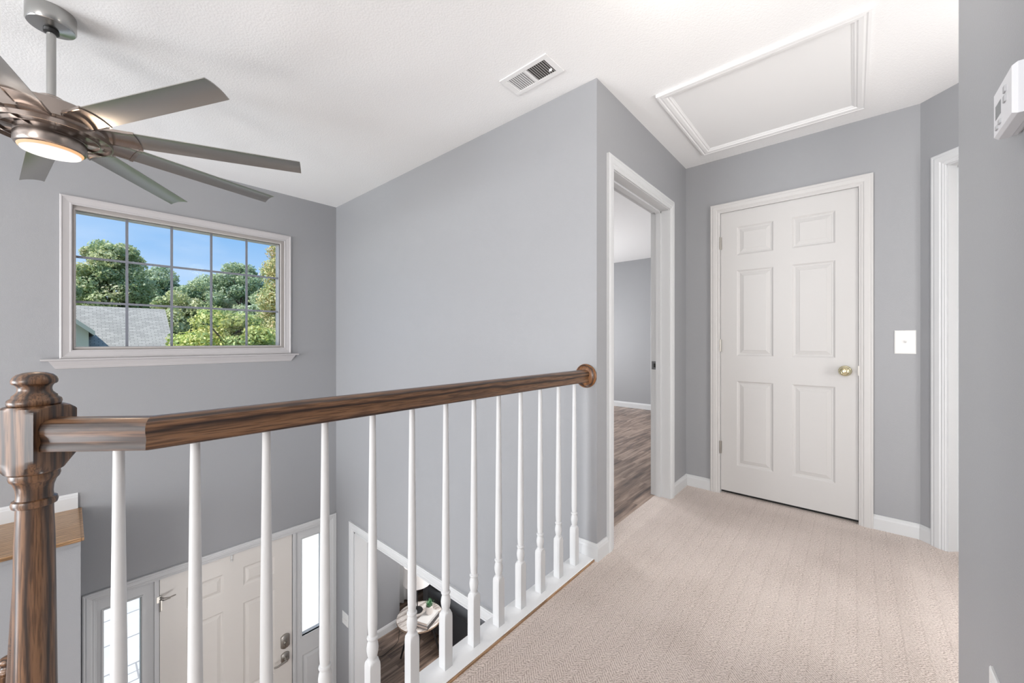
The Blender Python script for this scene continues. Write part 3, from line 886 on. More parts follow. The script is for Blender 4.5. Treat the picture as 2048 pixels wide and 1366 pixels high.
# ---------------- switches, thermostat, outlet ----------------
def switch(P, uc, zc, w, h, ng, label):
    o = P(uc, zc, 0)
    t = empty('light_switch', o, label, 'light switch')
    Q = Plane((0, 0, 0), P.U, P.N)
    bm = bmesh.new()
    a = [bm.verts.new(Q(u, z, 0)) for u, z in ((-w / 2, -h / 2), (w / 2, -h / 2), (w / 2, h / 2), (-w / 2, h / 2))]
    b = [bm.verts.new(Q(u, z, .004)) for u, z in ((-w / 2, -h / 2), (w / 2, -h / 2), (w / 2, h / 2), (-w / 2, h / 2))]
    c = [bm.verts.new(Q(u, z, .006)) for u, z in ((-w / 2 + .004, -h / 2 + .004), (w / 2 - .004, -h / 2 + .004), (w / 2 - .004, h / 2 - .004), (-w / 2 + .004, h / 2 - .004))]
    grow(bm, a, b); grow(bm, b, c); bm.faces.new(c); bm.faces.new(a)
    obj('cover_plate', bm, M_plate, t)
    for i in range(ng):
        u = (i - (ng - 1) / 2) * .046
        bm = bmesh.new()
        pbox(bm, Q, u - .0055, u + .0055, -.012, .012, .005, .0068)
        vs = [Q(u + a_, z_, t_) for a_, z_, t_ in ((-.004, -.006, .006), (.004, -.006, .006), (.004, .006, .006), (-.004, .006, .006), (-.0035, .004, .018), (.0035, .004, .018), (.0035, .010, .017), (-.0035, .010, .017))]
        vv = [bm.verts.new(p) for p in vs]
        for f in ((0, 1, 2, 3), (4, 5, 6, 7), (0, 1, 5, 4), (1, 2, 6, 5), (2, 3, 7, 6), (3, 0, 4, 7)): bm.faces.new([vv[k] for k in f])
        obj('toggle', bm, M_btn if False else M_plate, t)
    return t
switch(PD, -0.217, 1.103, 0.088, 0.134, 1, 'white single light switch on the wall right of the closet door')
switch(PA, 3.683, -1.568, 0.118, 0.118, 2, 'white double light switch low in the foyer between door and cased opening')

PN = Plane((0, NWY, 0), (1, 0, 0), (0, 1, 0))
th = empty('thermostat', PN(1.111, 1.537, 0), 'off-white thermostat with buttons and display on the near right wall', 'thermostat')
Q = Plane((0, 0, 0), (1, 0, 0), (0, 1, 0))
bm = bmesh.new()
def rrect(w, h, t, rr=.0):
    return [bm.verts.new(Q(u, z, t)) for u, z in ((-w, -h), (w, -h), (w, h), (-w, h))]
rings = [rrect(.056, .040, 0), rrect(.058, .042, .004), rrect(.0585, .0425, .010), rrect(.0598, .0435, .0105), rrect(.0598, .0435, .026), rrect(.056, .040, .032)]
for a, b in zip(rings, rings[1:]): grow(bm, a, b)
bm.faces.new(rings[0]); bm.faces.new(rings[-1])
obj('housing', bm, M_thermo, th, bevel=.0015)
bm = bmesh.new(); pbox(bm, Q, .008, .044, -.012, .014, .0315, .0322); obj('display', bm, M_lcd, th)
for (u, z, w, h) in ((-.020, .018, .006, .006), (-.020, .001, .006, .006), (.012, -.026, .006, .004), (.030, -.030, .006, .004)):
    bm = bmesh.new(); pbox(bm, Q, u - w, u + w, z - h, z + h, .031, .0345); obj('button', bm, M_btn, th, bevel=.001)
bm = bmesh.new()
for k in range(5):
    zz = -.03 + k * .015
    pbox(bm, Q, -.0602, -.0596, zz - .004, zz + .006, .013, .015)
obj('vent_slots', bm, M_dark, th)

ol = empty('wall_outlet', PN(1.327, 0.328, 0), 'white outlet plate low on the near right wall', 'outlet')
bm = bmesh.new()
rings = [rrect(.034, .057, 0), rrect(.034, .057, .004), rrect(.031, .054, .006)]
for a, b in zip(rings, rings[1:]): grow(bm, a, b)
bm.faces.new(rings[0]); bm.faces.new(rings[-1])
obj('cover_plate', bm, M_plate, ol)
for z in (.020, -.020):
    bm = bmesh.new(); pbox(bm, Q, -.016, .016, z - .013, z + .013, .006, .0075); obj('socket', bm, M_plate, ol)

# ---------------- ceiling vent and attic hatch ----------------
vt = empty('ceiling_vent', (1.531, 1.215, H), 'white ceiling air register with two banks of louvres', 'vent')
bm = bmesh.new()
x0, x1, y0, y1 = -.077, .077, -.145, .150
def frame(bm, X0, X1, Y0, Y1, ix, iy0, iy1, z0, z1):
    box(bm, X0, X0 + ix, Y0, Y1, z0, z1); box(bm, X1 - ix, X1, Y0, Y1, z0, z1)
    box(bm, X0 + ix, X1 - ix, Y0, Y0 + iy0, z0, z1); box(bm, X0 + ix, X1 - ix, Y1 - iy1, Y1, z0, z1)
frame(bm, x0, x1, y0, y1, .026, .030, .032, -.006, 0)
box(bm, x0 + .026, x1 - .026, -.006, .008, -.006, 0)
obj('frame', bm, M_hatch, vt, bevel=.002)
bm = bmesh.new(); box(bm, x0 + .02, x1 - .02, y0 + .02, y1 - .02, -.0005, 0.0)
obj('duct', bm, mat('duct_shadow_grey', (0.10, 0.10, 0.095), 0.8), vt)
bm = bmesh.new()
for bank, sgn in ((0, 1), (1, -1)):
    ya, yb = ((y0 + .030, -.006), (.008, y1 - .032))[bank]
    n_ = 9
    for i in range(n_):
        yc = ya + (yb - ya) * (i + .5) / n_
        w_ = .0065
        tilt = (0.9 if bank == 0 else -0.9)
        c_, s_ = math.cos(tilt) * w_, math.sin(tilt) * w_
        th_ = .0006
        xs = (x0 + .026, x1 - .026)
        vs = []
        for xx in xs:
            for (dy, dz) in ((-c_, -.006 + .000), (c_, -.006 + 2 * abs(s_) if False else -.0005)):
                pass
        if bank == 0: pts = ((yc - .0025, -.0065), (yc - .0015, -.0065), (yc + .0045, -.0008), (yc + .0035, -.0008))
        else: pts = ((yc - .0060, -.0052), (yc - .0055, -.0062), (yc + .0060, -.0018), (yc + .0055, -.0008))
        if bank == 0: pass
        A = [bm.verts.new((xs[0], p, q)) for p, q in pts]; B = [bm.verts.new((xs[1], p, q)) for p, q in pts]
        grow(bm, A, B); bm.faces.new(A); bm.faces.new(B)
obj('louvres', bm, M_hatch, vt)
bm = bmesh.new(); box(bm, .018, .024, y0 + .036, y0 + .050, -.014, -.004); obj('damper_lever', bm, M_hatch, vt)

ah = empty('attic_hatch', (2.54, 0.377, H), 'white rectangular attic access panel framed with moulding in the ceiling', 'hatch')
PCe_x0, PCe_x1, PCe_y0, PCe_y1 = 2.098 - 2.54, 2.98 - 2.54, -0.053 - .377, 0.808 - .377
class CeilPlane:
    def __call__(s, u, z, t): return Vector((u, z, -t))
casing('moulding', CeilPlane(), PCe_x0, PCe_x1, PCe_y0, PCe_y1, prof=[(0, 0), (0, .016), (.010, .017), (.016, .014), (.024, .016), (.040, .014), (.046, .009), (.052, .010), (.058, .006), (.062, .005), (.062, 0)], closed=True, m=M_hatch, parent=ah)
obj('panel', bx(PCe_x0 + .060, PCe_x1 - .060, PCe_y0 + .060, PCe_y1 - .060, -.003, 0), M_hatch, ah)

# ceiling lamp (just above the top edge of the picture)
cl = empty('ceiling_light', (1.30, 0.34, H), 'round flush ceiling light of the hall', 'ceiling light')
bm = bmesh.new(); lathe(bm, [(.12, 0), (.12, -.022), (.11, -.026)], (0, 0, 0), 40); obj('base', bm, M_nickel, cl, smooth=True, autos=40)
bm = bmesh.new(); lathe(bm, [(.105, -.024), (.100, -.050), (.08, -.075), (.05, -.090), (.001, -.096)], (0, 0, 0), 40); obj('shade', bm, M_dome, cl, smooth=True)

# ---------------- ceiling fan ----------------
FX, FY = -0.045, 2.44
fan = empty('ceiling_fan', (FX, FY, H), 'nickel nine-blade ceiling fan with a glowing round light', 'ceiling fan')
bm = bmesh.new()
lathe(bm, [(.069, 0), (.070, -.004), (.070, -.058), (.066, -.064), (.030, -.072), (.016, -.074)], (0, 0, 0), 48)
obj('canopy', bm, M_chrome, fan, smooth=True, autos=35)
bm = bmesh.new(); lathe(bm, [(.022, -.074), (.022, -.086), (.012, -.090)], (0, 0, 0), 24); obj('canopy_ring', bm, M_black, fan, smooth=True, autos=35)
bm = bmesh.new(); lathe(bm, [(.0135, -.08), (.0135, -.37)], (0, 0, 0), 24); obj('downrod', bm, M_chrome, fan, smooth=True, autos=35)
bm = bmesh.new()
lathe(bm, [(.030, -.345), (.038, -.350), (.038, -.372), (.045, -.378), (.098, -.383), (.128, -.392), (.148, -.402), (.152, -.41), (.152, -.448), (.165, -.452), (.168, -.470), (.150, -.480), (.05, -.482)], (0, 0, 0), 64)
obj('motor_housing', bm, M_nickel, fan, smooth=True, autos=30)
bm = bmesh.new()
def hoop(bm, r, w, z0, z1, seg=72):
    lathe_pts = [(r - w, z0), (r, z0), (r, z1), (r - w, z1)]
    rings = []
    for rr, z in lathe_pts:
        rings.append([bm.verts.new((rr * math.cos(2 * PI * i / seg), rr * math.sin(2 * PI * i / seg), z)) for i in range(seg)])
    for a in range(4):
        A, B = rings[a], rings[(a + 1) % 4]
        grow(bm, A, B)
hoop(bm, .176, .003, -.505, -.488); hoop(bm, .138, .003, -.505, -.490)
for k in range(9):
    a = math.radians(15.4 + 20 + 40 * k)
    ca, sa = math.cos(a), math.sin(a)
    A = []
    for rr in (.095, .176):
        for (t, z) in ((-.0012, -.503), (.0012, -.503), (.0012, -.491), (-.0012, -.491)):
            A.append(bm.verts.new((rr * ca - t * sa, rr * sa + t * ca, z)))
    grow(bm, A[:4], A[4:]); bm.faces.new(A[:4]); bm.faces.new(A[4:])
obj('ring_cage', bm, M_nickel, fan, smooth=True, autos=30)
bm = bmesh.new()
lathe(bm, [(.060, -.478), (.094, -.486), (.099, -.492), (.099, -.512), (.0965, -.514), (.0965, -.517), (.100, -.519), (.100, -.548), (.096, -.556), (.090, -.559), (.088, -.556)], (0, 0, 0), 64)
obj('light_housing', bm, M_nickel, fan, smooth=True, autos=30)
bm = bmesh.new()
lathe(bm, [(.0905, -.5575), (.0890, -.562), (.0838, -.568)], (0, 0, 0), 64, mi=0)
obj('lens_rim', bm, M_warm, fan, smooth=True, autos=30)
bm = bmesh.new()
lathe(bm, [(.0835, -.566), (.0825, -.5705), (.06, -.5725), (.001, -.573)], (0, 0, 0), 64)
obj('lens', bm, M_lens, fan, smooth=True, autos=60)
def blade_mesh(r0, r1, w0, w1, zoff, camber, thick, nseg=10, nx=8, tipskew=0.0):
    bm = bmesh.new()
    pit = math.radians(13.5)
    top = []; bot = []
    for i in range(nseg + 1):
        f = i / nseg
        ra, rb = [], []
        for j in range(nx + 1):
            s_ = -1 + 2 * j / nx
            r = r0 + (r1 - r0) * f + tipskew * s_ * f
            w = (w0 + (w1 - w0) * f) / 2
            t = s_ * w
            z = zoff - camber * s_ * s_ + camber * .5
            y_ = t * math.cos(pit) + z * 0
            z_ = -t * math.sin(pit) + z
            ra.append(bm.verts.new((r, y_, z_ + thick / 2))); rb.append(bm.verts.new((r, y_, z_ - thick / 2)))
        top.append(ra); bot.append(rb)
    for i in range(nseg):
        for j in range(nx):
            bm.faces.new((top[i][j], top[i + 1][j], top[i + 1][j + 1], top[i][j + 1]))
            bm.faces.new((bot[i][j], bot[i + 1][j], bot[i + 1][j + 1], bot[i][j + 1]))
    for rows in ((top, bot),):
        for i in range(nseg):
            bm.faces.new((top[i][0], top[i + 1][0], bot[i + 1][0], bot[i][0]))
            bm.faces.new((top[i][nx], top[i + 1][nx], bot[i + 1][nx], bot[i][nx]))
        for j in range(nx):
            bm.faces.new((top[0][j], top[0][j + 1], bot[0][j + 1], bot[0][j]))
            bm.faces.new((top[nseg][j], top[nseg][j + 1], bot[nseg][j + 1], bot[nseg][j]))
    return bm
blade_me = None
ZB = -0.464
for k in range(9):
    a = math.radians(15.4 + 40 * k)
    if blade_me is None:
        bl = obj('blade', blade_mesh(.268, .888, .098, .089, ZB, .008, .003), M_blade, fan, smooth=True, autos=40)
        # bracket: arm plate with a raised rim
        bm = blade_mesh(.165, .262, .085, .098, ZB - .001, .008, .003, 6)
        m2 = blade_mesh(.256, .270, .104, .104, ZB - .001, .008, .009, 1); me_ = bpy.data.meshes.new('t'); m2.to_mesh(me_); m2.free(); bm.from_mesh(me_)
        for sgn in (-1, 1):
            m2 = blade_mesh(.165, .262, .004, .004, 0, 0, .010, 4)
            bmesh.ops.translate(m2, verts=m2.verts, vec=(0, sgn * .0455, ZB - .004 - sgn * .0455 * math.tan(math.radians(13.5))))
            m2.to_mesh(me_); m2.free(); bm.from_mesh(me_)
        bk = obj('bracket', bm, M_nickel, bl, smooth=True, autos=30)
        blade_me = bl
    else:
        bl = blade_me.copy(); COL.objects.link(bl); bl.parent = fan
        b2 = bk.copy(); COL.objects.link(b2); b2.parent = bl
    bl.rotation_euler = (0, 0, a)

# ---------------- plastic film over the carpet ----------------
bm = bmesh.new()
fx0, fx1, fy0, fy1 = 0.72, 3.05, -0.19, 0.95
nx_, ny_ = 230, 114
rs = np.random.RandomState(5)
creases = [((2.18, 0.80), (2.02, 0.58), .006), ((2.40, 0.86), (2.20, 0.62), .004), ((1.95, 0.50), (1.80, 0.42), .005), ((1.62, 0.02), (1.50, -0.07), .005), ((2.72, 0.05), (2.62, -0.05), .004), ((1.48, 0.28), (1.40, 0.2), .004),
           ((2.0, 0.9), (2.5, 0.74), .003), ((1.9, -0.12), (1.8, -0.16), .005), ((2.3, 0.1), (2.1, 0.3), .002)]
def seg_d(px_, py_, a, b):
    ax, ay = a; bx_, by_ = b
    dx, dy = bx_ - ax, by_ - ay
    t = max(0, min(1, ((px_ - ax) * dx + (py_ - ay) * dy) / (dx * dx + dy * dy)))
    return math.hypot(px_ - ax - t * dx, py_ - ay - t * dy)
grid = []
for i in range(nx_ + 1):
    row = []
    for j in range(ny_ + 1):
        x = fx0 + (fx1 - fx0) * i / nx_; y = fy0 + (fy1 - fy0) * j / ny_
        z = .003 + .0012 * (math.sin(x * 9 + 2 * math.sin(y * 7)) + math.sin(y * 13 + x * 5)) * .5 + .0012
        for a, b, h in creases:
            d = seg_d(x, y, a, b)
            if d < .014: z += 1.4 * h * (1 - d / .014)
        row.append(bm.verts.new((x, y, max(z, .0015))))
    grid.append(row)
def inside(x, y):
    # kept inside the hall, following the doorway and the angled wall
    return x + 0.0 < XD - .02 and (x - y) < (XD - YD) - .06 and (x > 1.75 or y < 0.95)
for i in range(nx_):
    for j in range(ny_):
        if inside(fx0 + (fx1 - fx0) * (i + .5) / nx_, fy0 + (fy1 - fy0) * (j + .5) / ny_):
            bm.faces.new((grid[i][j], grid[i + 1][j], grid[i + 1][j + 1], grid[i][j + 1]))
for v in [v for v in bm.verts if not v.link_faces]: bm.verts.remove(v)
tag(obj('plastic_film', bm, M_film, smooth=True), 'clear creased plastic film laid over the beige carpet', 'plastic sheet')

# ---------------- living room things ----------------
TX, TY, TZ = 2.725, 3.835, -2.12
tb = empty('side_table', (TX, TY, ZF), 'round side table with pale wood top and black legs downstairs', 'table')
hT = TZ - ZF
bm = bmesh.new()
lathe(bm, [(.262, hT - .020), (.265, hT - .017), (.265, hT - .003), (.262, hT)], (0, 0, 0), 64)
for f in bm.faces:
    f.material_index = 0 if len(f.verts) > 10 and f.calc_center_median().z > hT - .001 else 1
obj('tabletop', bm, [M_ttop, M_tedge], tb)
for k in range(3):
    a = math.radians(-10 + 120 * k)
    bm = bmesh.new(); tube(bm, [(.27 * math.cos(a), .27 * math.sin(a), 0.003), (.10 * math.cos(a), .10 * math.sin(a), hT - .02)], .011, 10, .016)
    obj('leg', bm, M_black, tb, smooth=True, autos=40)
bm = bmesh.new(); lathe(bm, [(.13, hT - .03), (.13, hT - .02)], (0, 0, 0), 32); obj('underframe', bm, M_black, tb)

lp = empty('table_lamp', (2.760, 3.935, TZ), 'table lamp with white drum shade and thin black stem on the side table', 'lamp')
bm = bmesh.new(); lathe(bm, [(.065, 0), (.067, .004), (.064, .010), (.012, .013)], (0, 0, 0), 40); obj('base', bm, M_black, lp, smooth=True, autos=40)
bm = bmesh.new(); lathe(bm, [(.0065, .010), (.0065, .46)], (0, 0, 0), 16); obj('pole', bm, M_black, lp, smooth=True, autos=40)
bm = bmesh.new()
SR, S0, S1 = .165, .345, .565
seg = 56
rr_ = []
for r, z in ((SR, S0), (SR - .004, S1), (SR - .006, S1), (SR - .002, S0)):
    rr_.append([bm.verts.new((r * math.cos(2 * PI * i / seg), r * math.sin(2 * PI * i / seg), z)) for i in range(seg)])
for a in range(4): grow(bm, rr_[a], rr_[(a + 1) % 4])
obj('lamp_shade', bm, M_shade, lp, smooth=True, autos=40)
bm = bmesh.new()
for k in range(3):
    a = 2 * PI * k / 3; tube(bm, [(.006 * math.cos(a), .006 * math.sin(a), S1 - .012), ((SR - .006) * math.cos(a), (SR - .006) * math.sin(a), S1 - .004)], .002, 6)
obj('shade_spider', bm, M_black, lp)
bm = bmesh.new(); lathe(bm, [(.001, .40), (.02, .405), (.03, .44), (.018, .47), (.012, .49), (.001, .49)], (0, 0, 0), 20); obj('bulb', bm, M_shade, lp, smooth=True)
bm = bmesh.new()
cord = [(2.70, 3.96, TZ + .006), (2.60, 4.05, TZ + .006), (2.505, 4.02, TZ + .004), (2.47, 4.05, TZ - .05), (2.52, 4.2, -2.5), (2.60, 4.30, ZF + .02), (2.62, 4.33, ZF + .006), (2.56, 4.30, ZF + .005), (2.50, 4.28, ZF + .005), (2.42, 4.33, ZF + .005), (2.30, 4.45, ZF + .005)]
cord = [(2.76, 3.95, TZ + .006), (2.74, 4.06, TZ + .005), (2.735, 4.108, TZ - .01), (2.76, 4.30, -2.45), (2.78, 4.36, ZF + .03), (2.75, 4.34, ZF + .005), (2.68, 4.31, ZF + .005), (2.60, 4.295, ZF + .005), (2.50, 4.285, ZF + .005), (2.38, 4.35, ZF + .005), (2.2, 4.5, ZF + .005)]
def smooth_pts(p, n=6):
    out = []
    P_ = [Vector(q) for q in p]
    P_ = [P_[0]] + P_ + [P_[-1]]
    for i in range(1, len(P_) - 2):
        for k in range(n):
            t = k / n
            a, b, c_, d_ = P_[i - 1], P_[i], P_[i + 1], P_[i + 2]
            out.append(0.5 * ((2 * b) + (-a + c_) * t + (2 * a - 5 * b + 4 * c_ - d_) * t * t + (-a + 3 * b - 3 * c_ + d_) * t ** 3))
    out.append(P_[-1])
    return out
tube(bm, smooth_pts(cord), .0032, 6)
tag(obj('power_cord', bm, M_black, smooth=True), 'thin black cord trailing from the side table across the dark floor', 'cord')

def book(x, y, z, rz, w, l, h, cover, label):
    t = empty('book', (x, y, z), label, 'book', rz=rz, group=None)
    bm = bmesh.new()
    box(bm, -l / 2, l / 2, -w / 2, w / 2, 0, .003); box(bm, -l / 2, l / 2, -w / 2, w / 2, h - .003, h); box(bm, -l / 2, l / 2, -w / 2, -w / 2 + .003, .003, h - .003)
    obj('cover', bm, cover, t)
    obj('pages', bx(-l / 2 + .004, l / 2 - .004, -w / 2 + .003, w / 2 - .004, .003, h - .003), M_pages, t)
    return t
brz = math.radians(20)
book(2.736, 3.690, TZ, brz, .150, .245, .034, M_cover1, 'dark-covered book lying flat on the round side table, under the other')
book(2.734, 3.694, TZ + .034, brz, .140, .235, .030, M_cover2, 'pale-topped book lying on the darker book, under the potted plant')
pp = empty('potted_succulent', (2.775, 3.715, TZ + .064), 'small green spiky succulent in a white pot on the books', 'plant')
bm = bmesh.new(); lathe(bm, [(.036, 0), (.040, .006), (.041, .085), (.037, .085), (.036, .07), (.001, .07)], (0, 0, 0), 32); obj('pot', bm, M_pot, pp, smooth=True, autos=40)
bm = bmesh.new()
rnd = random.Random(3)
for k in range(34):
    a = 2.4 * k; el = math.radians(85 - 45 * (k / 34) + rnd.uniform(-8, 8)); ln = rnd.uniform(.065, .095)
    d = Vector((math.cos(a) * math.cos(el), math.sin(a) * math.cos(el), math.sin(el)))
    u = d.cross(Vector((0, 0, 1))).normalized(); w_ = d.cross(u)
    b0 = Vector((.008 * math.cos(a), .008 * math.sin(a), .07))
    A = [bm.verts.new(b0 + u * .005), bm.verts.new(b0 + w_ * .003), bm.verts.new(b0 - u * .005), bm.verts.new(b0 - w_ * .003)]
    m1 = b0 + d * ln * .4
    B = [bm.verts.new(m1 + u * .008), bm.verts.new(m1 + w_ * .003), bm.verts.new(m1 - u * .008), bm.verts.new(m1 - w_ * .003)]
    tip = bm.verts.new(b0 + d * ln)
    grow(bm, A, B)
    for i in range(4): bm.faces.new((B[i], B[(i + 1) % 4], tip))
    bm.faces.new(A)
obj('leaves', bm, M_leaf, pp)

so = empty('sofa', (4.0, 3.75, ZF), 'black leather sofa with padded arm beyond the side table', 'sofa')
def cushion(x0, x1, y0, y1, z0, z1, bev, nm):
    bm = bx(x0 - 4.0, x1 - 4.0, y0 - 3.75, y1 - 3.75, z0, z1)
    o = obj(nm, bm, M_leather, so, smooth=True)
    md = o.modifiers.new('bevel', 'BEVEL'); md.width = bev; md.segments = 5
    return o
AXs = 3.10
cushion(AXs, AXs + .20, 3.15, 4.19, .06, .50, .03, 'arm')
cushion(AXs - .02, AXs + .22, 3.12, 4.20, .47, .60, .06, 'arm_pad')
cushion(4.80, 5.00, 3.15, 4.19, .06, .50, .03, 'arm')
cushion(4.78, 5.02, 3.12, 4.20, .47, .60, .06, 'arm_pad')
cushion(AXs + .2, 4.80, 3.20, 4.20, .06, .28, .02, 'seat_base')
cushion(AXs + .2, 4.05, 3.14, 3.95, .28, .44, .05, 'seat_cushion')
cushion(4.05, 4.80, 3.14, 3.95, .28, .44, .05, 'seat_cushion')
cushion(AXs + .02, 4.98, 3.95, 4.26, .10, .84, .07, 'backrest')
for x in (AXs + .05, 4.92):
    for y in (3.2, 4.15):
        bm = bmesh.new(); lathe(bm, [(.018, 0), (.022, .065)], (x - 4.0, y - 3.75, 0), 12); obj('leg', bm, M_black, so)

def curtain(x0, x1, y, z0, z1, m, label, folds):
    bm = bmesh.new()
    n_ = folds * 8
    fr, bk_ = [], []
    for i in range(n_ + 1):
        x = x0 + (x1 - x0) * i / n_
        off = .028 * math.sin(2 * PI * folds * i / n_) + .006 * math.sin(17 * x)
        fr.append((x, y + off)); bk_.append((x, y + off + .004))
    V = [[bm.verts.new((a, b, z)) for a, b in row] for row in (fr, bk_) for z in (z0, z1)]
    for i in range(n_):
        bm.faces.new((V[0][i], V[0][i + 1], V[1][i + 1], V[1][i])); bm.faces.new((V[2][i], V[2][i + 1], V[3][i + 1], V[3][i]))
        bm.faces.new((V[0][i], V[0][i + 1], V[2][i + 1], V[2][i])); bm.faces.new((V[1][i], V[1][i + 1], V[3][i + 1], V[3][i]))
    for i in (0, n_): bm.faces.new((V[0][i], V[1][i], V[3][i], V[2][i]))
    return tag(obj('curtain', bm, m, smooth=True, autos=60), label, 'curtain')
curtain(3.03, 3.42, 4.93, ZF + .02, -0.45, M_curt1, 'silver white curtain beside the lamp downstairs', 4)
curtain(3.36, 4.60, 4.64, ZF + .02, -0.45, M_curt2, 'charcoal grey curtain behind the black sofa', 13)

# ---------------- outdoors ----------------
tag(obj('ground', bx(-40, 80, 4.05, 110, -3.2, -2.95), M_grass), 'green lawn outside', 'lawn', kind='structure')
bm = bmesh.new()
box(bm, -1.0, 4.5, 4.06, 12.0, -2.95, -2.84)
for yy in (6.62, 7.25, 7.9, 8.6): box(bm, -1.0, 4.5, yy, yy + .02, -2.842, -2.838, 1)
for q in range(11): box(bm, -1.0 + q * .22, -.985 + q * .22, 6.30, 6.62, -2.842, -2.8385, 1)
box(bm, -1.0, 4.5, 6.29, 6.305, -2.842, -2.838, 1)
box(bm, -1.0, 4.5, 6.455, 6.465, -2.842, -2.838, 1)
tag(obj('porch_slab', bm, [M_concrete, mat('concrete_joint', (.24, .24, .25), .9)]), 'pale concrete walk outside the front door', 'walk', kind='structure')

# neighbour house
nh = empty('neighbour_house', (-1.0, 26, -2.95), 'neighbouring house with grey shingle roof seen through the window', 'house')
def hloc(bm): return local(bm, nh)
RX0, RX1, RY, RZ_ = -9.0, 3.21, 26.0, 2.69
sl = 0.74
def roof_obj(pts, name, parent):
    """a slab following a sloping quad, its mesh laid out flat so the shingles run along it"""
    a, b, c_ = [Vector(p) for p in pts]        # a,b along the eave direction (x), c up the slope from a
    ux = (b - a).normalized(); uy = (c_ - a).normalized(); uz = ux.cross(uy)
    w_, h_ = (b - a).length, (c_ - a).length
    bm = bmesh.new(); box(bm, 0, w_, 0, h_, -.12, 0)
    o = obj(name, bm, M_shingle, parent)
    mt = Matrix((ux, uy, uz)).transposed().to_4x4(); mt.translation = a
    o.matrix_basis = Matrix.Translation(-Vector(parent.location)) @ mt
    return o
roof_obj([(RX0, RY - 5, RZ_ - 5 * sl), (RX1, RY - 5, RZ_ - 5 * sl), (RX0, RY, RZ_)], 'front_roof', nh)
roof_obj([(RX1, RY + 5, RZ_ - 5 * sl), (RX0, RY + 5, RZ_ - 5 * sl), (RX1, RY, RZ_)], 'back_roof', nh)
obj('walls', hloc(bx(RX0 + .3, RX1 - .3, RY - 4.6, RY + 4.6, -2.95, RZ_ - 5 * sl + .15)), M_siding, nh)
bm = bmesh.new()
g = [(RX1 - .3, RY - 4.6, RZ_ - 5 * sl + .1), (RX1 - .3, RY + 4.6, RZ_ - 5 * sl + .1), (RX1 - .3, RY, RZ_ - .25)]
A = [bm.verts.new(p) for p in g]; B = [bm.verts.new((p[0] - .2, p[1], p[2])) for p in g]
grow(bm, A, B); bm.faces.new(A); bm.faces.new(B)
obj('gable', hloc(bm), M_siding, nh)
# projecting wing at left with its own gable
wx, wy, wz = 0.53, 22.5, 1.62
ws = 0.93
bm = bmesh.new()
pr_ = [(-4.0, -2.95), (wx, -2.95), (wx, wz - .12), (-1.7, wz + (wx + 1.7) * ws - .12), (-4.0, wz - .12)]
A = [bm.verts.new((x, wy, z)) for x, z in pr_]; B = [bm.verts.new((x, RY - .5, z)) for x, z in pr_]
grow(bm, A, B); bm.faces.new(A); bm.faces.new(B)
obj('wing_wall', hloc(bm), M_siding, nh)
bm = bmesh.new()
e_ = .16
pr_ = [(wx + e_, wz - e_ * ws), (-1.7, wz + (wx + 1.7) * ws), (-4.1, wz - .1), (-4.1, wz - .24), (-1.7, wz + (wx + 1.7) * ws - .15), (wx + e_, wz - e_ * ws - .15)]
A = [bm.verts.new((x, wy - .3, z)) for x, z in pr_]; B = [bm.verts.new((x, RY - .3, z)) for x, z in pr_]
grow(bm, A, B); bm.faces.new(A); bm.faces.new(B)
obj('wing_roof', hloc(bm), M_shingle, nh)
bm = bmesh.new()
pr_ = [(wx + e_, wz - e_ * ws + .01), (-1.7, wz + (wx + 1.7) * ws + .01), (-1.7, wz + (wx + 1.7) * ws - .17), (wx + e_, wz - e_ * ws - .17)]
A = [bm.verts.new((x, wy - .34, z)) for x, z in pr_]; B = [bm.verts.new((x, wy - .30, z)) for x, z in pr_]
grow(bm, A, B); bm.faces.new(A); bm.faces.new(B)
obj('fascia', hloc(bm), mat('pale_fascia', (.55, .52, .44), .7), nh)

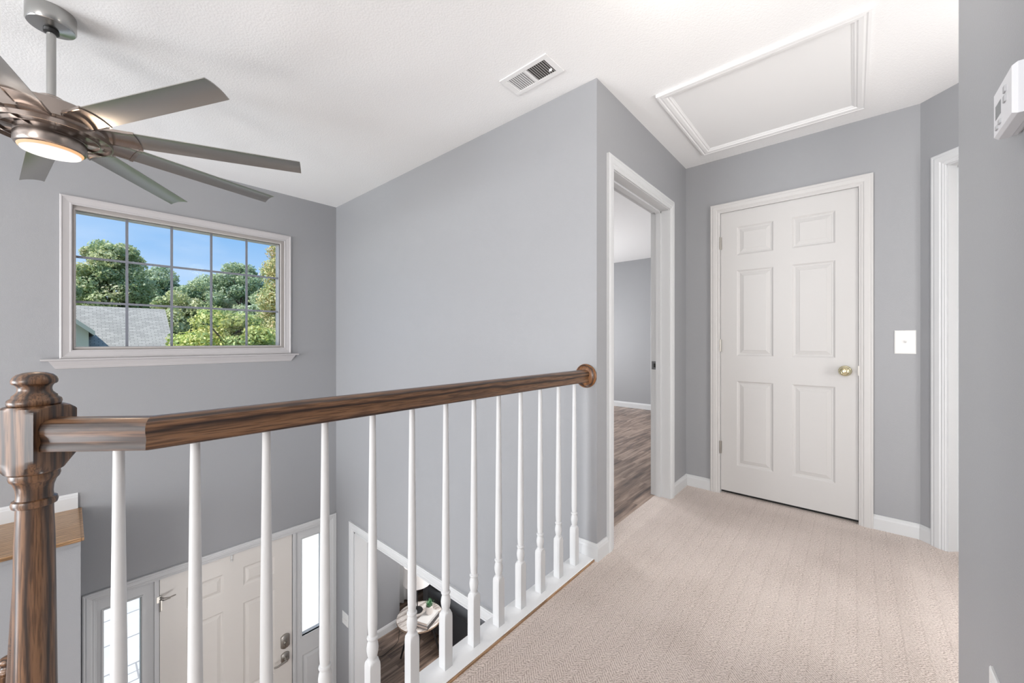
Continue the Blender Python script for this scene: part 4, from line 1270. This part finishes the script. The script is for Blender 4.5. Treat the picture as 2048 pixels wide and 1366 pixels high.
def tree(name, label, x, y, zb, zt, rx, n_leaf, size, cols, seed, nblob=42, flat=1.0, crown0=0.2):
    rs = np.random.RandomState(seed)
    t = empty(name, (x, y, zb), label, 'tree', 'trees outside the window')
    h = zt - zb
    bm = bmesh.new()
    tube(bm, [(0, 0, 0), (.05, .03, h * .3), (.0, -.04, h * .6), (0, 0, h * .85)], h * .022, 8, h * .006)
    for k in range(9):
        a = k * 2.4; z0 = h * (.28 + .055 * k)
        tube(bm, [(0, 0, z0), (rx * .35 * math.cos(a), rx * .35 * math.sin(a), z0 + h * .07), (rx * .7 * math.cos(a), rx * .7 * math.sin(a), z0 + h * .11)], h * .009, 6, h * .003)
    obj('trunk', bm, M_bark, t)
    # crown: leaf clusters around blobs spread through an egg shaped volume
    zc = h * (crown0 + 1) / 2; hz = h * (1 - crown0) / 2
    d = rs.normal(size=(nblob, 3)); d /= np.linalg.norm(d, axis=1)[:, None]
    rad = rs.uniform(.35, 0.88, nblob) ** .6
    C = d * rad[:, None] * np.array([rx, rx, hz]) * .80
    C[:, 2] += zc
    br_ = rs.uniform(.16, .30, nblob) * min(rx, hz)
    bi = rs.randint(0, nblob, n_leaf)
    dd = rs.normal(size=(n_leaf, 3)); dd /= np.linalg.norm(dd, axis=1)[:, None]
    rr = rs.uniform(.55, 1.08, n_leaf) ** .7
    Pt = C[bi] + dd * (rr * br_[bi])[:, None] * np.array([1.15, 1.15, .85 * flat])
    nrm = dd + rs.normal(size=(n_leaf, 3)) * .55; nrm /= np.linalg.norm(nrm, axis=1)[:, None]
    a = np.cross(nrm, rs.normal(size=(n_leaf, 3))); a /= np.linalg.norm(a, axis=1)[:, None]
    b = np.cross(nrm, a)
    s1 = size * rs.uniform(.6, 1.3, n_leaf)[:, None]; s2 = s1 * .55
    V = np.stack([Pt - a * s1, Pt - b * s2, Pt + a * s1, Pt + b * s2], 1).reshape(-1, 3)
    me = bpy.data.meshes.new('foliage')
    me.vertices.add(len(V)); me.vertices.foreach_set('co', V.ravel().astype('f'))
    me.loops.add(n_leaf * 4); me.loops.foreach_set('vertex_index', np.arange(n_leaf * 4, dtype='i'))
    me.polygons.add(n_leaf); me.polygons.foreach_set('loop_start', np.arange(n_leaf, dtype='i') * 4)
    for m in cols: me.materials.append(m)
    tone = rs.randint(0, len(cols), nblob)[bi]
    jit = rs.rand(n_leaf) < .4
    tone = np.where(jit, rs.randint(0, len(cols), n_leaf), tone)
    me.polygons.foreach_set('material_index', tone.astype('i'))
    me.update(calc_edges=True)
    o = bpy.data.objects.new('foliage', me); COL.objects.link(o); o.parent = t
    return t
G1 = leafmat('oak_leaf', [(.44, .50, .27), (.33, .42, .24), (.55, .58, .36), (.62, .62, .42)])
G2 = leafmat('far_leaf', [(.36, .45, .29), (.30, .40, .27), (.48, .55, .35), (.42, .50, .38)])
G3 = leafmat('bright_leaf', [(.58, .60, .25), (.45, .53, .20), (.68, .65, .30), (.34, .44, .18)])
G4 = leafmat('autumn_leaf', [(.58, .53, .28), (.45, .50, .25), (.68, .52, .32), (.40, .46, .25), (.62, .62, .38)])
GB = -2.95
tree('tree', 'tallest leafy tree rising above the roof at the left of the window', 2.3, 46, GB, 10.6, 3.0, 46000, .12, G1, 1, nblob=90)
tree('tree', 'leafy tree at the left edge of the window view', -1.7, 38.5, GB, 7.5, 2.6, 36000, .11, G1, 2, nblob=80)
tree('tree', 'dense green tree behind the ridge of the neighbouring roof', 5.9, 55, GB, 9.9, 3.2, 44000, .13, G2, 3, nblob=100)
tree('tree', 'dense green tree in the middle of the window view', 9.0, 49, GB, 8.7, 3.3, 40000, .12, G2, 4, nblob=90)
tree('tree', 'round-topped tree right of the middle of the window view', 9.9, 40, GB, 8.6, 3.0, 40000, .12, G2, 5, nblob=90)
tree('tree', 'lower green tree between the roof and the middle trees', 5.2, 35.5, GB, 5.6, 2.5, 36000, .11, G1, 6, nblob=90, crown0=.05)
tree('tree', 'green tree low in the right part of the window view', 10.0, 32, GB, 5.6, 2.9, 36000, .11, G2, 7, nblob=90, crown0=.05)
tree('tree', 'yellow green tree with orange tints at the right edge of the window', 6.6, 17.6, GB, 7.0, 1.9, 60000, .055, G4, 8, nblob=120, crown0=.08)
tree('tree', 'bright yellow green bushy tree low in the window centre', 3.35, 15.2, GB, 2.75, 1.75, 40000, .06, G3, 9, nblob=90, flat=.7, crown0=.1)
tree('tree', 'distant tree closing the gap at far left of the window', -7.5, 52, GB, 8.5, 3.0, 20000, .16, G2, 10)
tree('tree', 'distant tree showing behind the gap between the middle trees', 12.5, 58, GB, 9.8, 3.2, 36000, .14, G2, 11, nblob=90)
